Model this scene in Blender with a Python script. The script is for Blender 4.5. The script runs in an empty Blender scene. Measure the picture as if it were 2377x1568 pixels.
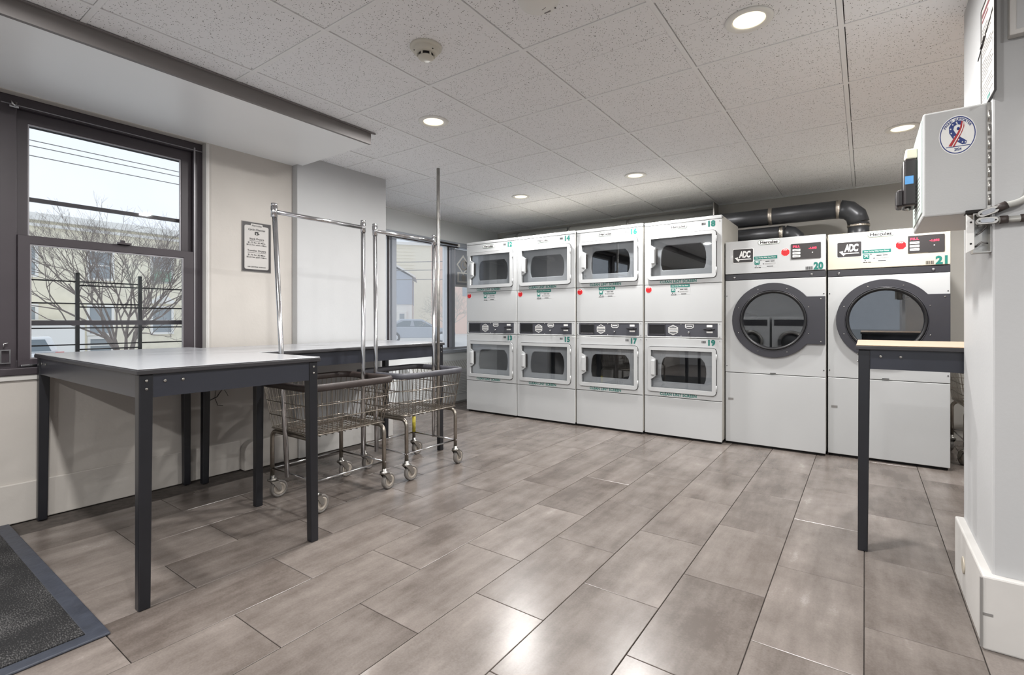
import bpy, bmesh, math, random
from mathutils import Vector, Matrix
from mathutils.geometry import tessellate_polygon
random.seed(7)
SC = bpy.context.scene
COL = SC.collection
PI = math.pi

# ------------------------------------------------------------------ camera, world, exposure
cam_d = bpy.data.cameras.new('camera')
cam_d.sensor_width = 36.0
cam_d.lens = 1150.2 / 2377 * 36
cam_d.shift_y = -41.5 / 2377
cam_d.clip_start = 0.02
cam_d.clip_end = 400
cam = bpy.data.objects.new('camera', cam_d)
cam.location = (0, 0, 1.05)
cam.rotation_euler = (PI / 2, 0, 0.6188)
COL.objects.link(cam)
SC.camera = cam

world = bpy.data.worlds.new('overcast_sky')
SC.world = world
world.use_nodes = True
wn = world.node_tree.nodes
wl = world.node_tree.links
bg = wn['Background']
tc = wn.new('ShaderNodeTexCoord')
cl = wn.new('ShaderNodeTexNoise'); cl.inputs['Scale'].default_value = 2.2; cl.inputs['Detail'].default_value = 4
cr = wn.new('ShaderNodeValToRGB')
cr.color_ramp.elements[0].position = .3; cr.color_ramp.elements[0].color = (.60, .65, .73, 1)
cr.color_ramp.elements[1].position = .7; cr.color_ramp.elements[1].color = (.76, .78, .82, 1)
wl.new(tc.outputs['Generated'], cl.inputs['Vector'])
wl.new(cl.outputs['Fac'], cr.inputs['Fac'])
wl.new(cr.outputs['Color'], bg.inputs['Color'])
bg.inputs['Strength'].default_value = 1.6
LAMP_POWER = 34.0
SC.view_settings.view_transform = 'Standard'
SC.view_settings.look = 'None'
SC.view_settings.gamma = 1
SC.view_settings.use_curve_mapping = False
SC.view_settings.exposure = -0.06
SC.cycles.use_denoising = True
SC.cycles.max_bounces = 9
SC.cycles.diffuse_bounces = 5
SC.cycles.glossy_bounces = 4
SC.cycles.transparent_max_bounces = 16
SC.cycles.caustics_reflective = False
SC.cycles.caustics_refractive = False
SC.cycles.sample_clamp_indirect = 6

# ------------------------------------------------------------------ materials
def srgb(r, g, b):
    f = lambda c: (c / 255 / 12.92) if c / 255 <= .04045 else ((c / 255 + .055) / 1.055) ** 2.4
    return (f(r), f(g), f(b), 1)
M = {}
def mat(name, col, rough=.5, metal=0., var=.0, scale=6., bump=0., bscale=60., spec=.5, stretch=None, coat=0.):
    """plain procedural surface: base colour with soft noise variation and fine relief"""
    m = bpy.data.materials.new(name); m.use_nodes = True
    n, l = m.node_tree.nodes, m.node_tree.links
    b = n['Principled BSDF']
    b.inputs['Base Color'].default_value = col
    b.inputs['Roughness'].default_value = rough
    b.inputs['Metallic'].default_value = metal
    b.inputs['Specular IOR Level'].default_value = spec
    b.inputs['Coat Weight'].default_value = coat
    t = n.new('ShaderNodeTexCoord'); mp = n.new('ShaderNodeMapping')
    l.new(t.outputs['Object'], mp.inputs['Vector'])
    if stretch: mp.inputs['Scale'].default_value = stretch
    if var:
        ns = n.new('ShaderNodeTexNoise'); ns.inputs['Scale'].default_value = scale; ns.inputs['Detail'].default_value = 5
        rp = n.new('ShaderNodeValToRGB')
        c0 = [max(0, c * (1 - var)) for c in col[:3]] + [1]; c1 = [min(1, c * (1 + var)) for c in col[:3]] + [1]
        rp.color_ramp.elements[0].position = .3; rp.color_ramp.elements[0].color = c0
        rp.color_ramp.elements[1].position = .7; rp.color_ramp.elements[1].color = c1
        l.new(mp.outputs['Vector'], ns.inputs['Vector']); l.new(ns.outputs['Fac'], rp.inputs['Fac'])
        l.new(rp.outputs['Color'], b.inputs['Base Color'])
    if bump:
        nb = n.new('ShaderNodeTexNoise'); nb.inputs['Scale'].default_value = bscale; nb.inputs['Detail'].default_value = 3
        bp = n.new('ShaderNodeBump'); bp.inputs['Strength'].default_value = bump; bp.inputs['Distance'].default_value = .003
        l.new(mp.outputs['Vector'], nb.inputs['Vector']); l.new(nb.outputs['Fac'], bp.inputs['Height'])
        l.new(bp.outputs['Normal'], b.inputs['Normal'])
    M[name] = m
    return m
def glass(name, tint, refl, rough=0.02):
    m = bpy.data.materials.new(name); m.use_nodes = True
    n, l = m.node_tree.nodes, m.node_tree.links
    n.remove(n['Principled BSDF'])
    out = n['Material Output']
    tr = n.new('ShaderNodeBsdfTransparent'); tr.inputs['Color'].default_value = tint
    gl = n.new('ShaderNodeBsdfGlossy'); gl.inputs['Roughness'].default_value = rough
    gl.inputs['Color'].default_value = (.95, .97, 1, 1)
    fr = n.new('ShaderNodeLayerWeight'); fr.inputs['Blend'].default_value = .5
    pw = n.new('ShaderNodeMath'); pw.operation = 'POWER'; pw.inputs[1].default_value = 4.5
    mu = n.new('ShaderNodeMath'); mu.operation = 'MULTIPLY_ADD'; mu.use_clamp = True
    mu.inputs[1].default_value = .95; mu.inputs[2].default_value = .04 * refl
    mx = n.new('ShaderNodeMixShader')
    l.new(fr.outputs['Facing'], pw.inputs[0]); l.new(pw.outputs[0], mu.inputs[0]); l.new(mu.outputs[0], mx.inputs['Fac'])
    l.new(tr.outputs[0], mx.inputs[1]); l.new(gl.outputs[0], mx.inputs[2]); l.new(mx.outputs[0], out.inputs['Surface'])
    M[name] = m
def emis(name, col, s):
    m = bpy.data.materials.new(name); m.use_nodes = True
    b = m.node_tree.nodes['Principled BSDF']
    b.inputs['Base Color'].default_value = col
    b.inputs['Emission Color'].default_value = col
    b.inputs['Emission Strength'].default_value = s
    M[name] = m

mat('wall_paint', srgb(186, 187, 188), .6, var=.035, scale=1.7, bump=.12, bscale=90)
mat('wall_worn', srgb(190, 185, 179), .6, var=.06, scale=2.4, bump=.25, bscale=45)
mat('soffit_lit_paint', srgb(243, 245, 246), .33, var=.02, scale=1.4, bump=.05, bscale=20)  # extra light tone stands in for window light on the underside
mat('fascia_grey', srgb(120, 116, 115), .5, var=.03)
mat('trim_white', srgb(202, 200, 197), .45, var=.05, scale=5, bump=.15, bscale=30)
mat('back_paint', srgb(190, 187, 181), .6, var=.05, scale=2.0, bump=.2, bscale=70)
mat('grid_white', srgb(238, 239, 240), .5)
mat('dark_void', srgb(40, 38, 38), .9)
mat('grout', srgb(72, 66, 62), .9, var=.3, scale=30)
mat('enamel', srgb(192, 194, 195), .28, var=.012, scale=2, coat=.2)
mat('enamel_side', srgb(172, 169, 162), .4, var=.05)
mat('cream', srgb(200, 192, 176), .32, var=.015)
mat('slate', srgb(74, 75, 82), .38, var=.05, scale=8)
mat('charcoal', srgb(52, 52, 57), .35, var=.05, scale=10)
mat('ring_dark', srgb(56, 56, 62), .33, var=.05)
mat('inner_grey', srgb(176, 178, 180), .4, var=.06)
mat('drum', srgb(66, 67, 68), .6, metal=.1, var=.08, scale=14)
mat('black', srgb(22, 22, 25), .4)
mat('table_top', srgb(160, 162, 166), .22, var=.02, scale=30, spec=.6)
mat('table_edge', srgb(48, 47, 50), .45)
mat('table_steel', srgb(44, 46, 54), .32, var=.08, scale=5, bump=.05, bscale=30)
mat('table_leg', srgb(26, 27, 32), .35, var=.1, scale=9)
mat('tan_top', srgb(196, 172, 148), .35, var=.04)
mat('chrome', srgb(200, 200, 202), .16, metal=1, var=.1, scale=16)
mat('zinc', srgb(172, 170, 166), .3, metal=1, var=.15, scale=25)
mat('cart_wire', srgb(150, 143, 134), .28, metal=.9, var=.12, scale=30)
mat('cart_rim', srgb(58, 50, 48), .5, var=.15, scale=20, bump=.3, bscale=80)
mat('wheel_grey', srgb(166, 158, 148), .5, var=.08)
mat('wheel_tyre', srgb(120, 116, 112), .6)
mat('duct_black', srgb(62, 63, 66), .36, metal=.4, var=.12, scale=8)
mat('foil', srgb(190, 182, 172), .3, metal=1, bump=1., bscale=120)
mat('pipe_grey', srgb(168, 168, 164), .45, var=.06)
mat('window_brown', srgb(58, 52, 57), .42, var=.08, scale=6)
mat('window_line', srgb(150, 148, 152), .35, metal=.4)
mat('alu', srgb(226, 228, 232), .35, metal=.5)
mat('alu_dark', srgb(182, 188, 198), .4, metal=.3)
mat('teal', srgb(24, 112, 102), .5)
mat('red', srgb(206, 28, 36), .4)
mat('white_print', srgb(238, 238, 236), .5)
mat('black_print', srgb(26, 26, 28), .5)
mat('grey_print', srgb(132, 130, 128), .5)
mat('olive_ring', srgb(92, 112, 98), .5)
mat('navy', srgb(30, 52, 122), .5)
mat('flag_red', srgb(176, 40, 48), .5)
mat('sign_black', srgb(52, 49, 50), .45)
mat('sign_paper', srgb(188, 185, 182), .5)
mat('detector', srgb(206, 203, 192), .45)
mat('detector_white', srgb(232, 232, 228), .4)
mat('cabinet_grey', srgb(188, 189, 189), .4, var=.02, bump=.15, bscale=160)
mat('mint', srgb(196, 210, 204), .4)
mat('plastic_black', srgb(34, 30, 32), .3)
mat('plastic_beige', srgb(208, 200, 184), .4)
mat('blue_light_paint', srgb(84, 148, 208), .5)
mat('mat_rubber', srgb(56, 60, 70), .45, var=.15, scale=25, bump=.5, bscale=40)
mat('poster_paper', srgb(214, 211, 205), .5)
mat('maroon_print', srgb(130, 76, 84), .5)
mat('yellow', srgb(190, 176, 60), .5)
glass('window_glass', (.95, .965, .97, 1), .5)
glass('hazy_glass', (.95, .965, .97, 1), .5)
def haze_pane(m, amount):
    # pale veil on the far panes: dirt plus washed-out glare put into the glass
    n, l = m.node_tree.nodes, m.node_tree.links
    out = n['Material Output']; src = out.inputs['Surface'].links[0].from_socket
    tl = n.new('ShaderNodeBsdfTranslucent'); tl.inputs['Color'].default_value = (.95, .96, .98, 1)
    mx = n.new('ShaderNodeMixShader'); mx.inputs['Fac'].default_value = amount
    l.new(src, mx.inputs[1]); l.new(tl.outputs[0], mx.inputs[2]); l.new(mx.outputs[0], out.inputs['Surface'])
haze_pane(M['hazy_glass'], .14)
glass('door_glass', (.93, .94, .95, 1), 2.6, .015)
emis('lamp_lens', (1, .88, .64, 1), 1.55)
emis('led_red', (1, .03, .07, 1), 3.2)

def tile_floor():
    m = mat('floor_tile', srgb(150, 142, 137), .26, bump=.04, bscale=60, spec=.55)
    n, l = m.node_tree.nodes, m.node_tree.links
    b = n['Principled BSDF']
    t = n.new('ShaderNodeTexCoord'); oi = n.new('ShaderNodeObjectInfo')
    ad = n.new('ShaderNodeVectorMath'); ad.operation = 'ADD'
    rv = n.new('ShaderNodeVectorMath'); rv.operation = 'SCALE'; rv.inputs[0].default_value = (31, 17, 9)
    l.new(oi.outputs['Random'], rv.inputs['Scale']); l.new(t.outputs['Object'], ad.inputs[0]); l.new(rv.outputs[0], ad.inputs[1])
    st = n.new('ShaderNodeMapping'); st.inputs['Scale'].default_value = (5, .9, 1)
    l.new(ad.outputs[0], st.inputs['Vector'])
    n1 = n.new('ShaderNodeTexNoise'); n1.inputs['Scale'].default_value = 2.2; n1.inputs['Detail'].default_value = 5; n1.inputs['Roughness'].default_value = .6
    n2 = n.new('ShaderNodeTexNoise'); n2.inputs['Scale'].default_value = 3.4; n2.inputs['Detail'].default_value = 6; n2.inputs['Roughness'].default_value = .65
    n3 = n.new('ShaderNodeTexNoise'); n3.inputs['Scale'].default_value = 160; n3.inputs['Detail'].default_value = 2
    l.new(st.outputs[0], n1.inputs['Vector']); l.new(ad.outputs[0], n2.inputs['Vector']); l.new(ad.outputs[0], n3.inputs['Vector'])
    s1 = n.new('ShaderNodeMath'); s1.operation = 'ADD'; l.new(n1.outputs['Fac'], s1.inputs[0]); l.new(n2.outputs['Fac'], s1.inputs[1])
    s2 = n.new('ShaderNodeMath'); s2.operation = 'MULTIPLY_ADD'; s2.inputs[1].default_value = .25
    l.new(n3.outputs['Fac'], s2.inputs[0]); l.new(s1.outputs[0], s2.inputs[2])
    s3 = n.new('ShaderNodeMath'); s3.operation = 'MULTIPLY_ADD'; s3.inputs[1].default_value = .22
    l.new(oi.outputs['Random'], s3.inputs[0]); l.new(s2.outputs[0], s3.inputs[2])
    rp = n.new('ShaderNodeValToRGB')
    e = rp.color_ramp.elements
    e[0].position = .92; e[0].color = srgb(88, 80, 75)
    e[1].position = 1.0; e[1].color = srgb(144, 138, 134)
    x = rp.color_ramp.elements.new(.97); x.color = srgb(126, 118, 113)
    mr = n.new('ShaderNodeMapRange'); mr.inputs['From Min'].default_value = .8; mr.inputs['From Max'].default_value = 1.65
    l.new(s3.outputs[0], mr.inputs['Value'])
    e[0].position = .2; x.position = .55; e[1].position = .85
    l.new(mr.outputs[0], rp.inputs['Fac']); l.new(rp.outputs['Color'], b.inputs['Base Color'])
tile_floor()
def tile_ceiling():
    m = mat('ceiling_tile', srgb(240, 241, 243), .85)
    n, l = m.node_tree.nodes, m.node_tree.links
    b = n['Principled BSDF']
    t = n.new('ShaderNodeTexCoord'); oi = n.new('ShaderNodeObjectInfo')
    rv = n.new('ShaderNodeVectorMath'); rv.operation = 'SCALE'; rv.inputs[0].default_value = (13, 29, 0)
    ad = n.new('ShaderNodeVectorMath'); ad.operation = 'ADD'
    l.new(oi.outputs['Random'], rv.inputs['Scale']); l.new(t.outputs['Object'], ad.inputs[0]); l.new(rv.outputs[0], ad.inputs[1])
    w = n.new('ShaderNodeTexNoise'); w.inputs['Scale'].default_value = 45
    wm = n.new('ShaderNodeVectorMath'); wm.operation = 'SCALE'; wm.inputs['Scale'].default_value = .022
    l.new(ad.outputs[0], w.inputs['Vector']); l.new(w.outputs['Color'], wm.inputs[0])
    a2 = n.new('ShaderNodeVectorMath'); a2.operation = 'ADD'; l.new(ad.outputs[0], a2.inputs[0]); l.new(wm.outputs[0], a2.inputs[1])
    v = n.new('ShaderNodeTexVoronoi'); v.inputs['Scale'].default_value = 125; v.inputs['Randomness'].default_value = 1
    l.new(a2.outputs[0], v.inputs['Vector'])
    lt = n.new('ShaderNodeMapRange'); lt.inputs['From Min'].default_value = .20; lt.inputs['From Max'].default_value = .30
    l.new(v.outputs['Distance'], lt.inputs['Value'])
    sp = n.new('ShaderNodeSeparateColor'); l.new(v.outputs['Color'], sp.inputs[0])
    gt = n.new('ShaderNodeMath'); gt.operation = 'GREATER_THAN'; gt.inputs[1].default_value = .54; l.new(sp.outputs[0], gt.inputs[0])
    mx = n.new('ShaderNodeMath'); mx.operation = 'MAXIMUM'
    iv = n.new('ShaderNodeMath'); iv.operation = 'SUBTRACT'; iv.inputs[0].default_value = 1; l.new(gt.outputs[0], iv.inputs[1])
    l.new(lt.outputs[0], mx.inputs[0]); l.new(iv.outputs[0], mx.inputs[1])
    cm = n.new('ShaderNodeMix'); cm.data_type = 'RGBA'
    cm.inputs[6].default_value = srgb(104, 102, 101); cm.inputs[7].default_value = srgb(240, 241, 243)  # pinhole specks: the shade of their depth put into the colour
    l.new(mx.outputs[0], cm.inputs[0]); l.new(cm.outputs[2], b.inputs['Base Color'])
    bp = n.new('ShaderNodeBump'); bp.inputs['Strength'].default_value = .5; bp.inputs['Distance'].default_value = .003
    l.new(mx.outputs[0], bp.inputs['Height']); l.new(bp.outputs['Normal'], b.inputs['Normal'])
tile_ceiling()
def mat_carpet():
    m = mat('mat_carpet', srgb(52, 53, 56), .95, bump=1., bscale=240)
    n, l = m.node_tree.nodes, m.node_tree.links
    b = n['Principled BSDF']
    t = n.new('ShaderNodeTexCoord'); mp = n.new('ShaderNodeMapping'); mp.inputs['Scale'].default_value = (1, 3.2, 1)
    n1 = n.new('ShaderNodeTexNoise'); n1.inputs['Scale'].default_value = 90; n1.inputs['Detail'].default_value = 4
    n2 = n.new('ShaderNodeTexNoise'); n2.inputs['Scale'].default_value = 5
    l.new(t.outputs['Object'], mp.inputs[0]); l.new(mp.outputs[0], n1.inputs['Vector']); l.new(t.outputs['Object'], n2.inputs['Vector'])
    s = n.new('ShaderNodeMath'); s.operation = 'MULTIPLY_ADD'; s.inputs[1].default_value = .5; l.new(n2.outputs['Fac'], s.inputs[0]); l.new(n1.outputs['Fac'], s.inputs[2])
    rp = n.new('ShaderNodeValToRGB'); e = rp.color_ramp.elements
    e[0].position = .74; e[0].color = srgb(22, 22, 24); e[1].position = 1.08 - .08; e[1].color = srgb(96, 95, 95)
    l.new(s.outputs[0], rp.inputs['Fac']); l.new(rp.outputs['Color'], b.inputs['Base Color'])
mat_carpet()

# ------------------------------------------------------------------ mesh helpers
class MB:
    """collects shapes; build() links them as ONE mesh object"""
    def __init__(s): s.v = []; s.f = []; s.sm = []
    def add(s, vs, fs, smooth=False):
        o = len(s.v); s.v += [tuple(p) for p in vs]
        for f in fs: s.f.append(tuple(i + o for i in f)); s.sm.append(smooth)
        return s
    def box(s, x0, x1, y0, y1, z0, z1):
        x0, x1 = min(x0, x1), max(x0, x1); y0, y1 = min(y0, y1), max(y0, y1); z0, z1 = min(z0, z1), max(z0, z1)
        return s.add([(x0, y0, z0), (x1, y0, z0), (x1, y1, z0), (x0, y1, z0), (x0, y0, z1), (x1, y0, z1), (x1, y1, z1), (x0, y1, z1)],
                     [(0, 3, 2, 1), (4, 5, 6, 7), (0, 1, 5, 4), (1, 2, 6, 5), (2, 3, 7, 6), (3, 0, 4, 7)])
    def tube(s, pts, r, n=8, closed=False, cap=True, sx=1., up=None):
        P = [Vector(p) for p in pts]; k = len(P)
        R = r if isinstance(r, (list, tuple)) else [r] * k
        vs = []; nrm = None
        for i in range(k):
            a = P[i - 1] if (i > 0 or closed) else P[i]; b = P[(i + 1) % k] if (i < k - 1 or closed) else P[i]
            t = (b - a)
            t = t.normalized() if t.length > 1e-9 else Vector((0, 0, 1))
            if up is not None: nrm = Vector(up) - t * t.dot(Vector(up))
            elif nrm is None:
                q = Vector((0, 0, 1)) if abs(t.z) < .9 else Vector((1, 0, 0))
                nrm = q - t * t.dot(q)
            else: nrm = nrm - t * t.dot(nrm)
            nrm.normalize(); bn = t.cross(nrm)
            for j in range(n):
                a_ = 2 * PI * (j + .5) / n
                vs.append(P[i] + (nrm * math.cos(a_) + bn * math.sin(a_) * sx) * R[i])
        fs = []
        for i in range(k if closed else k - 1):
            for j in range(n):
                a = i * n + j; b = i * n + (j + 1) % n; c = ((i + 1) % k) * n + (j + 1) % n; d = ((i + 1) % k) * n + j
                fs.append((a, b, c, d))
        s.add(vs, fs, n > 4)
        if cap and not closed:
            o = len(s.v) - k * n
            s.f.append(tuple(o + j for j in reversed(range(n)))); s.sm.append(False)
            s.f.append(tuple(o + (k - 1) * n + j for j in range(n))); s.sm.append(False)
        return s
    def lathe(s, prof, c, axis='Z', n=24, smooth=True, ring=False):
        """prof: (radius, height) list, revolved about axis through c"""
        vs = []; k = len(prof)
        for r, h in prof:
            for j in range(n):
                a = 2 * PI * j / n; u, w = r * math.cos(a), r * math.sin(a)
                if axis == 'Z': p = (c[0] + u, c[1] + w, c[2] + h)
                elif axis == 'Y': p = (c[0] + u, c[1] + h, c[2] + w)
                else: p = (c[0] + h, c[1] + u, c[2] + w)
                vs.append(p)
        fs = []
        for i in range(k - 1):
            for j in range(n): fs.append((i * n + j, i * n + (j + 1) % n, (i + 1) * n + (j + 1) % n, (i + 1) * n + j))
        if ring:
            for j in range(n): fs.append(((k - 1) * n + j, (k - 1) * n + (j + 1) % n, (j + 1) % n, j))
        if prof[0][0] > 1e-6 and not ring: fs.append(tuple(reversed(range(n))))
        if prof[-1][0] > 1e-6 and not ring: fs.append(tuple((k - 1) * n + j for j in range(n)))
        return s.add(vs, fs, smooth)
    def prism(s, loops, d0, d1, plane='XZ'):
        """flat outline (first loop) with holes (other loops), extruded from d0 to d1 along the axis left out of plane"""
        if not isinstance(loops[0][0], (list, tuple)): loops = [loops]
        def mp(p, d):
            if plane == 'XZ': return (p[0], d, p[1])
            if plane == 'YZ': return (d, p[0], p[1])
            return (p[0], p[1], d)
        flat = [p for lp in loops for p in lp]; k = len(flat)
        tri = tessellate_polygon([[Vector((p[0], p[1], 0)) for p in lp] for lp in loops])
        vs = [mp(p, d0) for p in flat] + [mp(p, d1) for p in flat]
        fs = [tuple(t) for t in tri] + [tuple(i + k for i in reversed(t)) for t in tri]
        o = 0
        for lp in loops:
            m = len(lp)
            for i in range(m):
                a = o + i; b = o + (i + 1) % m
                fs.append((a, b, b + k, a + k))
            o += m
        return s.add(vs, fs)
    def build(s, name, material, parent=None, loc=None, bevel=0., seg=2, recalc=True):
        me = bpy.data.meshes.new(name)
        me.from_pydata(s.v, [], s.f)
        me.polygons.foreach_set('use_smooth', s.sm)
        bm = bmesh.new(); bm.from_mesh(me)
        if recalc: bmesh.ops.recalc_face_normals(bm, faces=bm.faces)
        if bevel:
            ed = [e for e in bm.edges if len(e.link_faces) == 2 and e.calc_face_angle(0) > .6]
            bmesh.ops.bevel(bm, geom=ed, offset=bevel, segments=seg, profile=.5, affect='EDGES', clamp_overlap=True)
        bm.to_mesh(me); bm.free()
        me.materials.append(M[material] if isinstance(material, str) else material)
        return link(name, me, parent, loc)
def link(name, me, parent=None, loc=None):
    o = bpy.data.objects.new(name, me); COL.objects.link(o)
    if parent is not None: o.parent = parent
    if loc is not None: o.location = loc
    return o
def thing(name, label, cat, loc=(0, 0, 0), rz=0, group=None):
    o = bpy.data.objects.new(name, None); COL.objects.link(o)
    o.empty_display_size = .1
    o.location = loc; o.rotation_euler = (0, 0, rz)
    return tag(o, label, cat, group)
def tag(o, label, cat, group=None):
    o['label'] = label; o['category'] = cat
    if group: o['group'] = group
    return o
def struct(o, label=None):
    o['kind'] = 'structure'
    if label: o['label'] = label
    return o
def copy_tree(o, parent=None):
    c = o.copy(); COL.objects.link(c); c.parent = parent
    for ch in [x for x in list(o.children)]: copy_tree(ch, c)
    return c
def rrect(x0, x1, z0, z1, r, n=5):
    pts = []
    for cx, cz, a0 in ((x1 - r, z1 - r, 0), (x0 + r, z1 - r, PI / 2), (x0 + r, z0 + r, PI), (x1 - r, z0 + r, 1.5 * PI)):
        for i in range(n + 1):
            a = a0 + PI / 2 * i / n; pts.append((cx + r * math.cos(a), cz + r * math.sin(a)))
    return pts
def rect(x0, x1, z0, z1): return [(x0, z0), (x1, z0), (x1, z1), (x0, z1)]
def circ(cx, cz, r, n=32, a0=0): return [(cx + r * math.cos(a0 + 2 * PI * i / n), cz + r * math.sin(a0 + 2 * PI * i / n)) for i in range(n)]
_tx = {}
def text_mesh(s, bold=0., space=1., shear=0.):
    """lettering as a flat mesh in the XZ plane facing -Y, unit cap height, origin at centre"""
    key = (s, bold, space, shear)
    if key in _tx: return _tx[key]
    cu = bpy.data.curves.new('lettering', 'FONT')
    cu.body = s; cu.size = 1; cu.align_x = 'CENTER'; cu.align_y = 'CENTER'; cu.offset = bold
    cu.space_character = space; cu.shear = shear; cu.resolution_u = 3
    ob = bpy.data.objects.new('lettering', cu); COL.objects.link(ob)
    dg = bpy.context.evaluated_depsgraph_get()
    me = bpy.data.meshes.new_from_object(ob.evaluated_get(dg))
    bpy.data.objects.remove(ob); bpy.data.curves.remove(cu)
    xs = [v.co.x for v in me.vertices]; ys = [v.co.y for v in me.vertices]
    cx = (min(xs) + max(xs)) / 2; cy = (min(ys) + max(ys)) / 2; w = max(xs) - min(xs); h = max(ys) - min(ys)
    _tx[key] = ([(v.co.x - cx, v.co.y - cy) for v in me.vertices], [tuple(p.vertices) for p in me.polygons], w, h)
    bpy.data.meshes.remove(me)
    return _tx[key]
def lettering(name, s, material, parent, cx, y, cz, w=None, h=None, bold=.02, space=1., shear=0., axis='Y'):
    """flat lettering fitted to width w and/or height h, centred at (cx, cz) on plane y (faces -Y) or, axis X, on plane x (faces -X)"""
    vs, fs, tw, th = text_mesh(s, bold, space, shear)
    sx = (w / tw) if w else h / th
    sz = (h / th) if h else sx
    if axis == 'Y': pts = [(cx + a * sx, y, cz + b * sz) for a, b in vs]
    elif axis == '-X': pts = [(y, cx - a * sx, cz + b * sz) for a, b in vs]
    else: pts = [(y, cx + a * sx, cz + b * sz) for a, b in vs]
    return MB().add(pts, fs).build(name, material, parent, recalc=False)
# ------------------------------------------------------------------ room shell
mat('recess_daylit_paint', srgb(226, 229, 230), .55, var=.02, scale=1.6, bump=.1, bscale=80)  # wall paint lightened for the recess, daylight there put into the colour
HC = 2.3045
XL, XP, XR = -3.57, -3.505, 3.2          # window wall, pilaster wall, right wall
XREC = -4.35                             # wall of the window recess
YB, YF = 5.75, -3.0
YS, YP, YE = 2.16, 2.115, 2.97           # soffit end, pilaster start, pilaster end

floor = struct(MB().box(-4.6, 3.4, -3.2, 5.95, -.12, -.006).build('floor', 'grout'), 'floor of large grey-brown porcelain planks laid in running bond')
_ft = {}
def floor_tile(x0, x1, y0, y1):
    k = (round(x1 - x0, 3), round(y1 - y0, 3))
    if k not in _ft:
        o = MB().box(0, k[0], 0, k[1], -.0055, 0).build('tile', 'floor_tile', floor, (x0, y0, 0), bevel=.0012, seg=1); _ft[k] = o.data
    else: o = link('tile', _ft[k], floor, (x0, y0, 0))
    return o
G = .0016
for c in range(-6, 15):
    x0, x1 = -.002 - .304 * (c + 1), -.002 - .304 * c
    xa, xb = max(x0, XREC), x1
    if xb <= XREC + .02: continue
    st = 1.775 if c % 2 == 0 else 1.471
    for j in range(-5, 8):
        y0, y1 = st + .608 * j, st + .608 * (j + 1)
        ya, yb = max(y0, -.9), min(y1, YB)
        if xa < XL - .01 and y1 < YE + .01: continue
        if yb - ya < .02 or xb - xa < .02: continue
        floor_tile(xa + G, xb - G, ya + G, yb - G)
MB().box(-4.35, 3.2, -3.0, -.9, -.0055, 0).box(1.83, 3.2, -.9, YB, -.0055, 0).build('floor_sheet', 'floor_tile', floor)

ceiling = struct(MB().box(-4.6, 3.4, -3.2, 5.95, 2.345, 2.45).build('ceiling', 'dark_void'), 'suspended ceiling of pale fissured square tiles in a thin grid')
GX = [-.6927 + .61 * i for i in range(-7, 8)]
GY = [1.914 + .6303 * j for j in range(-9, 8)]
_ct = {}
def ceil_tile(x0, x1, y0, y1):
    k = (round(x1 - x0, 3), round(y1 - y0, 3))
    if k not in _ct:
        o = MB().box(0, k[0], 0, k[1], 0, .014).build('ceiling_tile', 'ceiling_tile', ceiling, (x0, y0, HC + .003), bevel=.0015, seg=1); _ct[k] = o.data
    else: o = link('ceiling_tile', _ct[k], ceiling, (x0, y0, HC + .003))
def ceil_left(ym): return -2.70 if ym < YS else (XP if ym < YE else XREC)
HB = .0105
for j in range(len(GY) - 1):
    cuts = sorted({GY[j], GY[j + 1]} | {c for c in (YS, YE) if GY[j] < c < GY[j + 1]})
    for a, b in zip(cuts[:-1], cuts[1:]):
        a2, b2 = max(a, YF), min(b, YB)
        if b2 - a2 < .03: continue
        lim = ceil_left((a + b) / 2)
        for i in range(len(GX) - 1):
            x0, x1 = max(GX[i], lim), min(GX[i + 1], XR)
            if x1 - x0 < .03: continue
            jx, jy = random.uniform(.0015, .005), random.uniform(.0015, .005)
            l_ = HB + .0035 if x0 == GX[i] else .002
            r_ = HB + jx * .5 if x1 == GX[i + 1] else .002
            n_ = HB + .001 if a2 in GY else .001
            f_ = HB + .0008 if b2 in GY else .001
            ceil_tile(x0 + l_, x1 - r_, a2 + n_, b2 - f_)
for x in GX:
    if XREC < x < XR:
        y0 = YE if x < XP else (YS if x < -2.7 else YF)
        MB().box(x - HB, x + HB, y0, YB, HC, HC + .03).build('grid_bar', 'grid_white', ceiling)
for y in GY:
    if YF < y < YB: MB().box(ceil_left(y), XR, y - HB, y + HB, HC + .0004, HC + .028).build('grid_bar', 'grid_white', ceiling)
MB().box(XREC, XR, YB - .022, YB, HC - .003, HC + .03).box(XREC, XREC + .022, YE, YB, HC - .003, HC + .03).build('wall_angle', 'grid_white', ceiling)

# walls
WIN1 = (-.42, 1.525, .785, 2.225)
WIN2 = (3.15, 5.45, .645, 2.06)
WIN3 = (-.5, 2.7, .35, 2.15)
wl_ = struct(MB().prism([rect(YF - .2, YP, 0, 2.345), rect(*WIN1)], XL - .2, XL, 'YZ').build('wall_left', 'wall_worn'), 'worn off-white wall around and below the brown window')
struct(MB().box(XREC, XP, YP, YE, 0, 2.345).build('wall_pilaster', 'wall_paint', bevel=.004), 'smooth grey-white pilaster wall between the two windows')
struct(MB().prism([rect(YE - .2, YB + .2, 0, 2.345), rect(*WIN2)], XREC - .2, XREC, 'YZ').build('wall_recess', 'recess_daylit_paint'), 'pale recessed wall around the far window')
struct(MB().box(XREC - .2, XR + .2, YB, YB + .2, 0, 2.345).build('wall_back', 'back_paint'), 'grey-beige rear wall behind the dryers')
struct(MB().box(XR, XR + .2, YF - .2, YB, 0, 2.345).build('wall_right', 'wall_paint'), 'right side wall of the room hidden behind the pillar')
struct(MB().prism([rect(XL, XR, 0, 2.345), rect(*WIN3)], YF - .2, YF, 'XZ').build('wall_front', 'wall_paint'), 'street-side front wall with a wide shop window')
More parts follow.
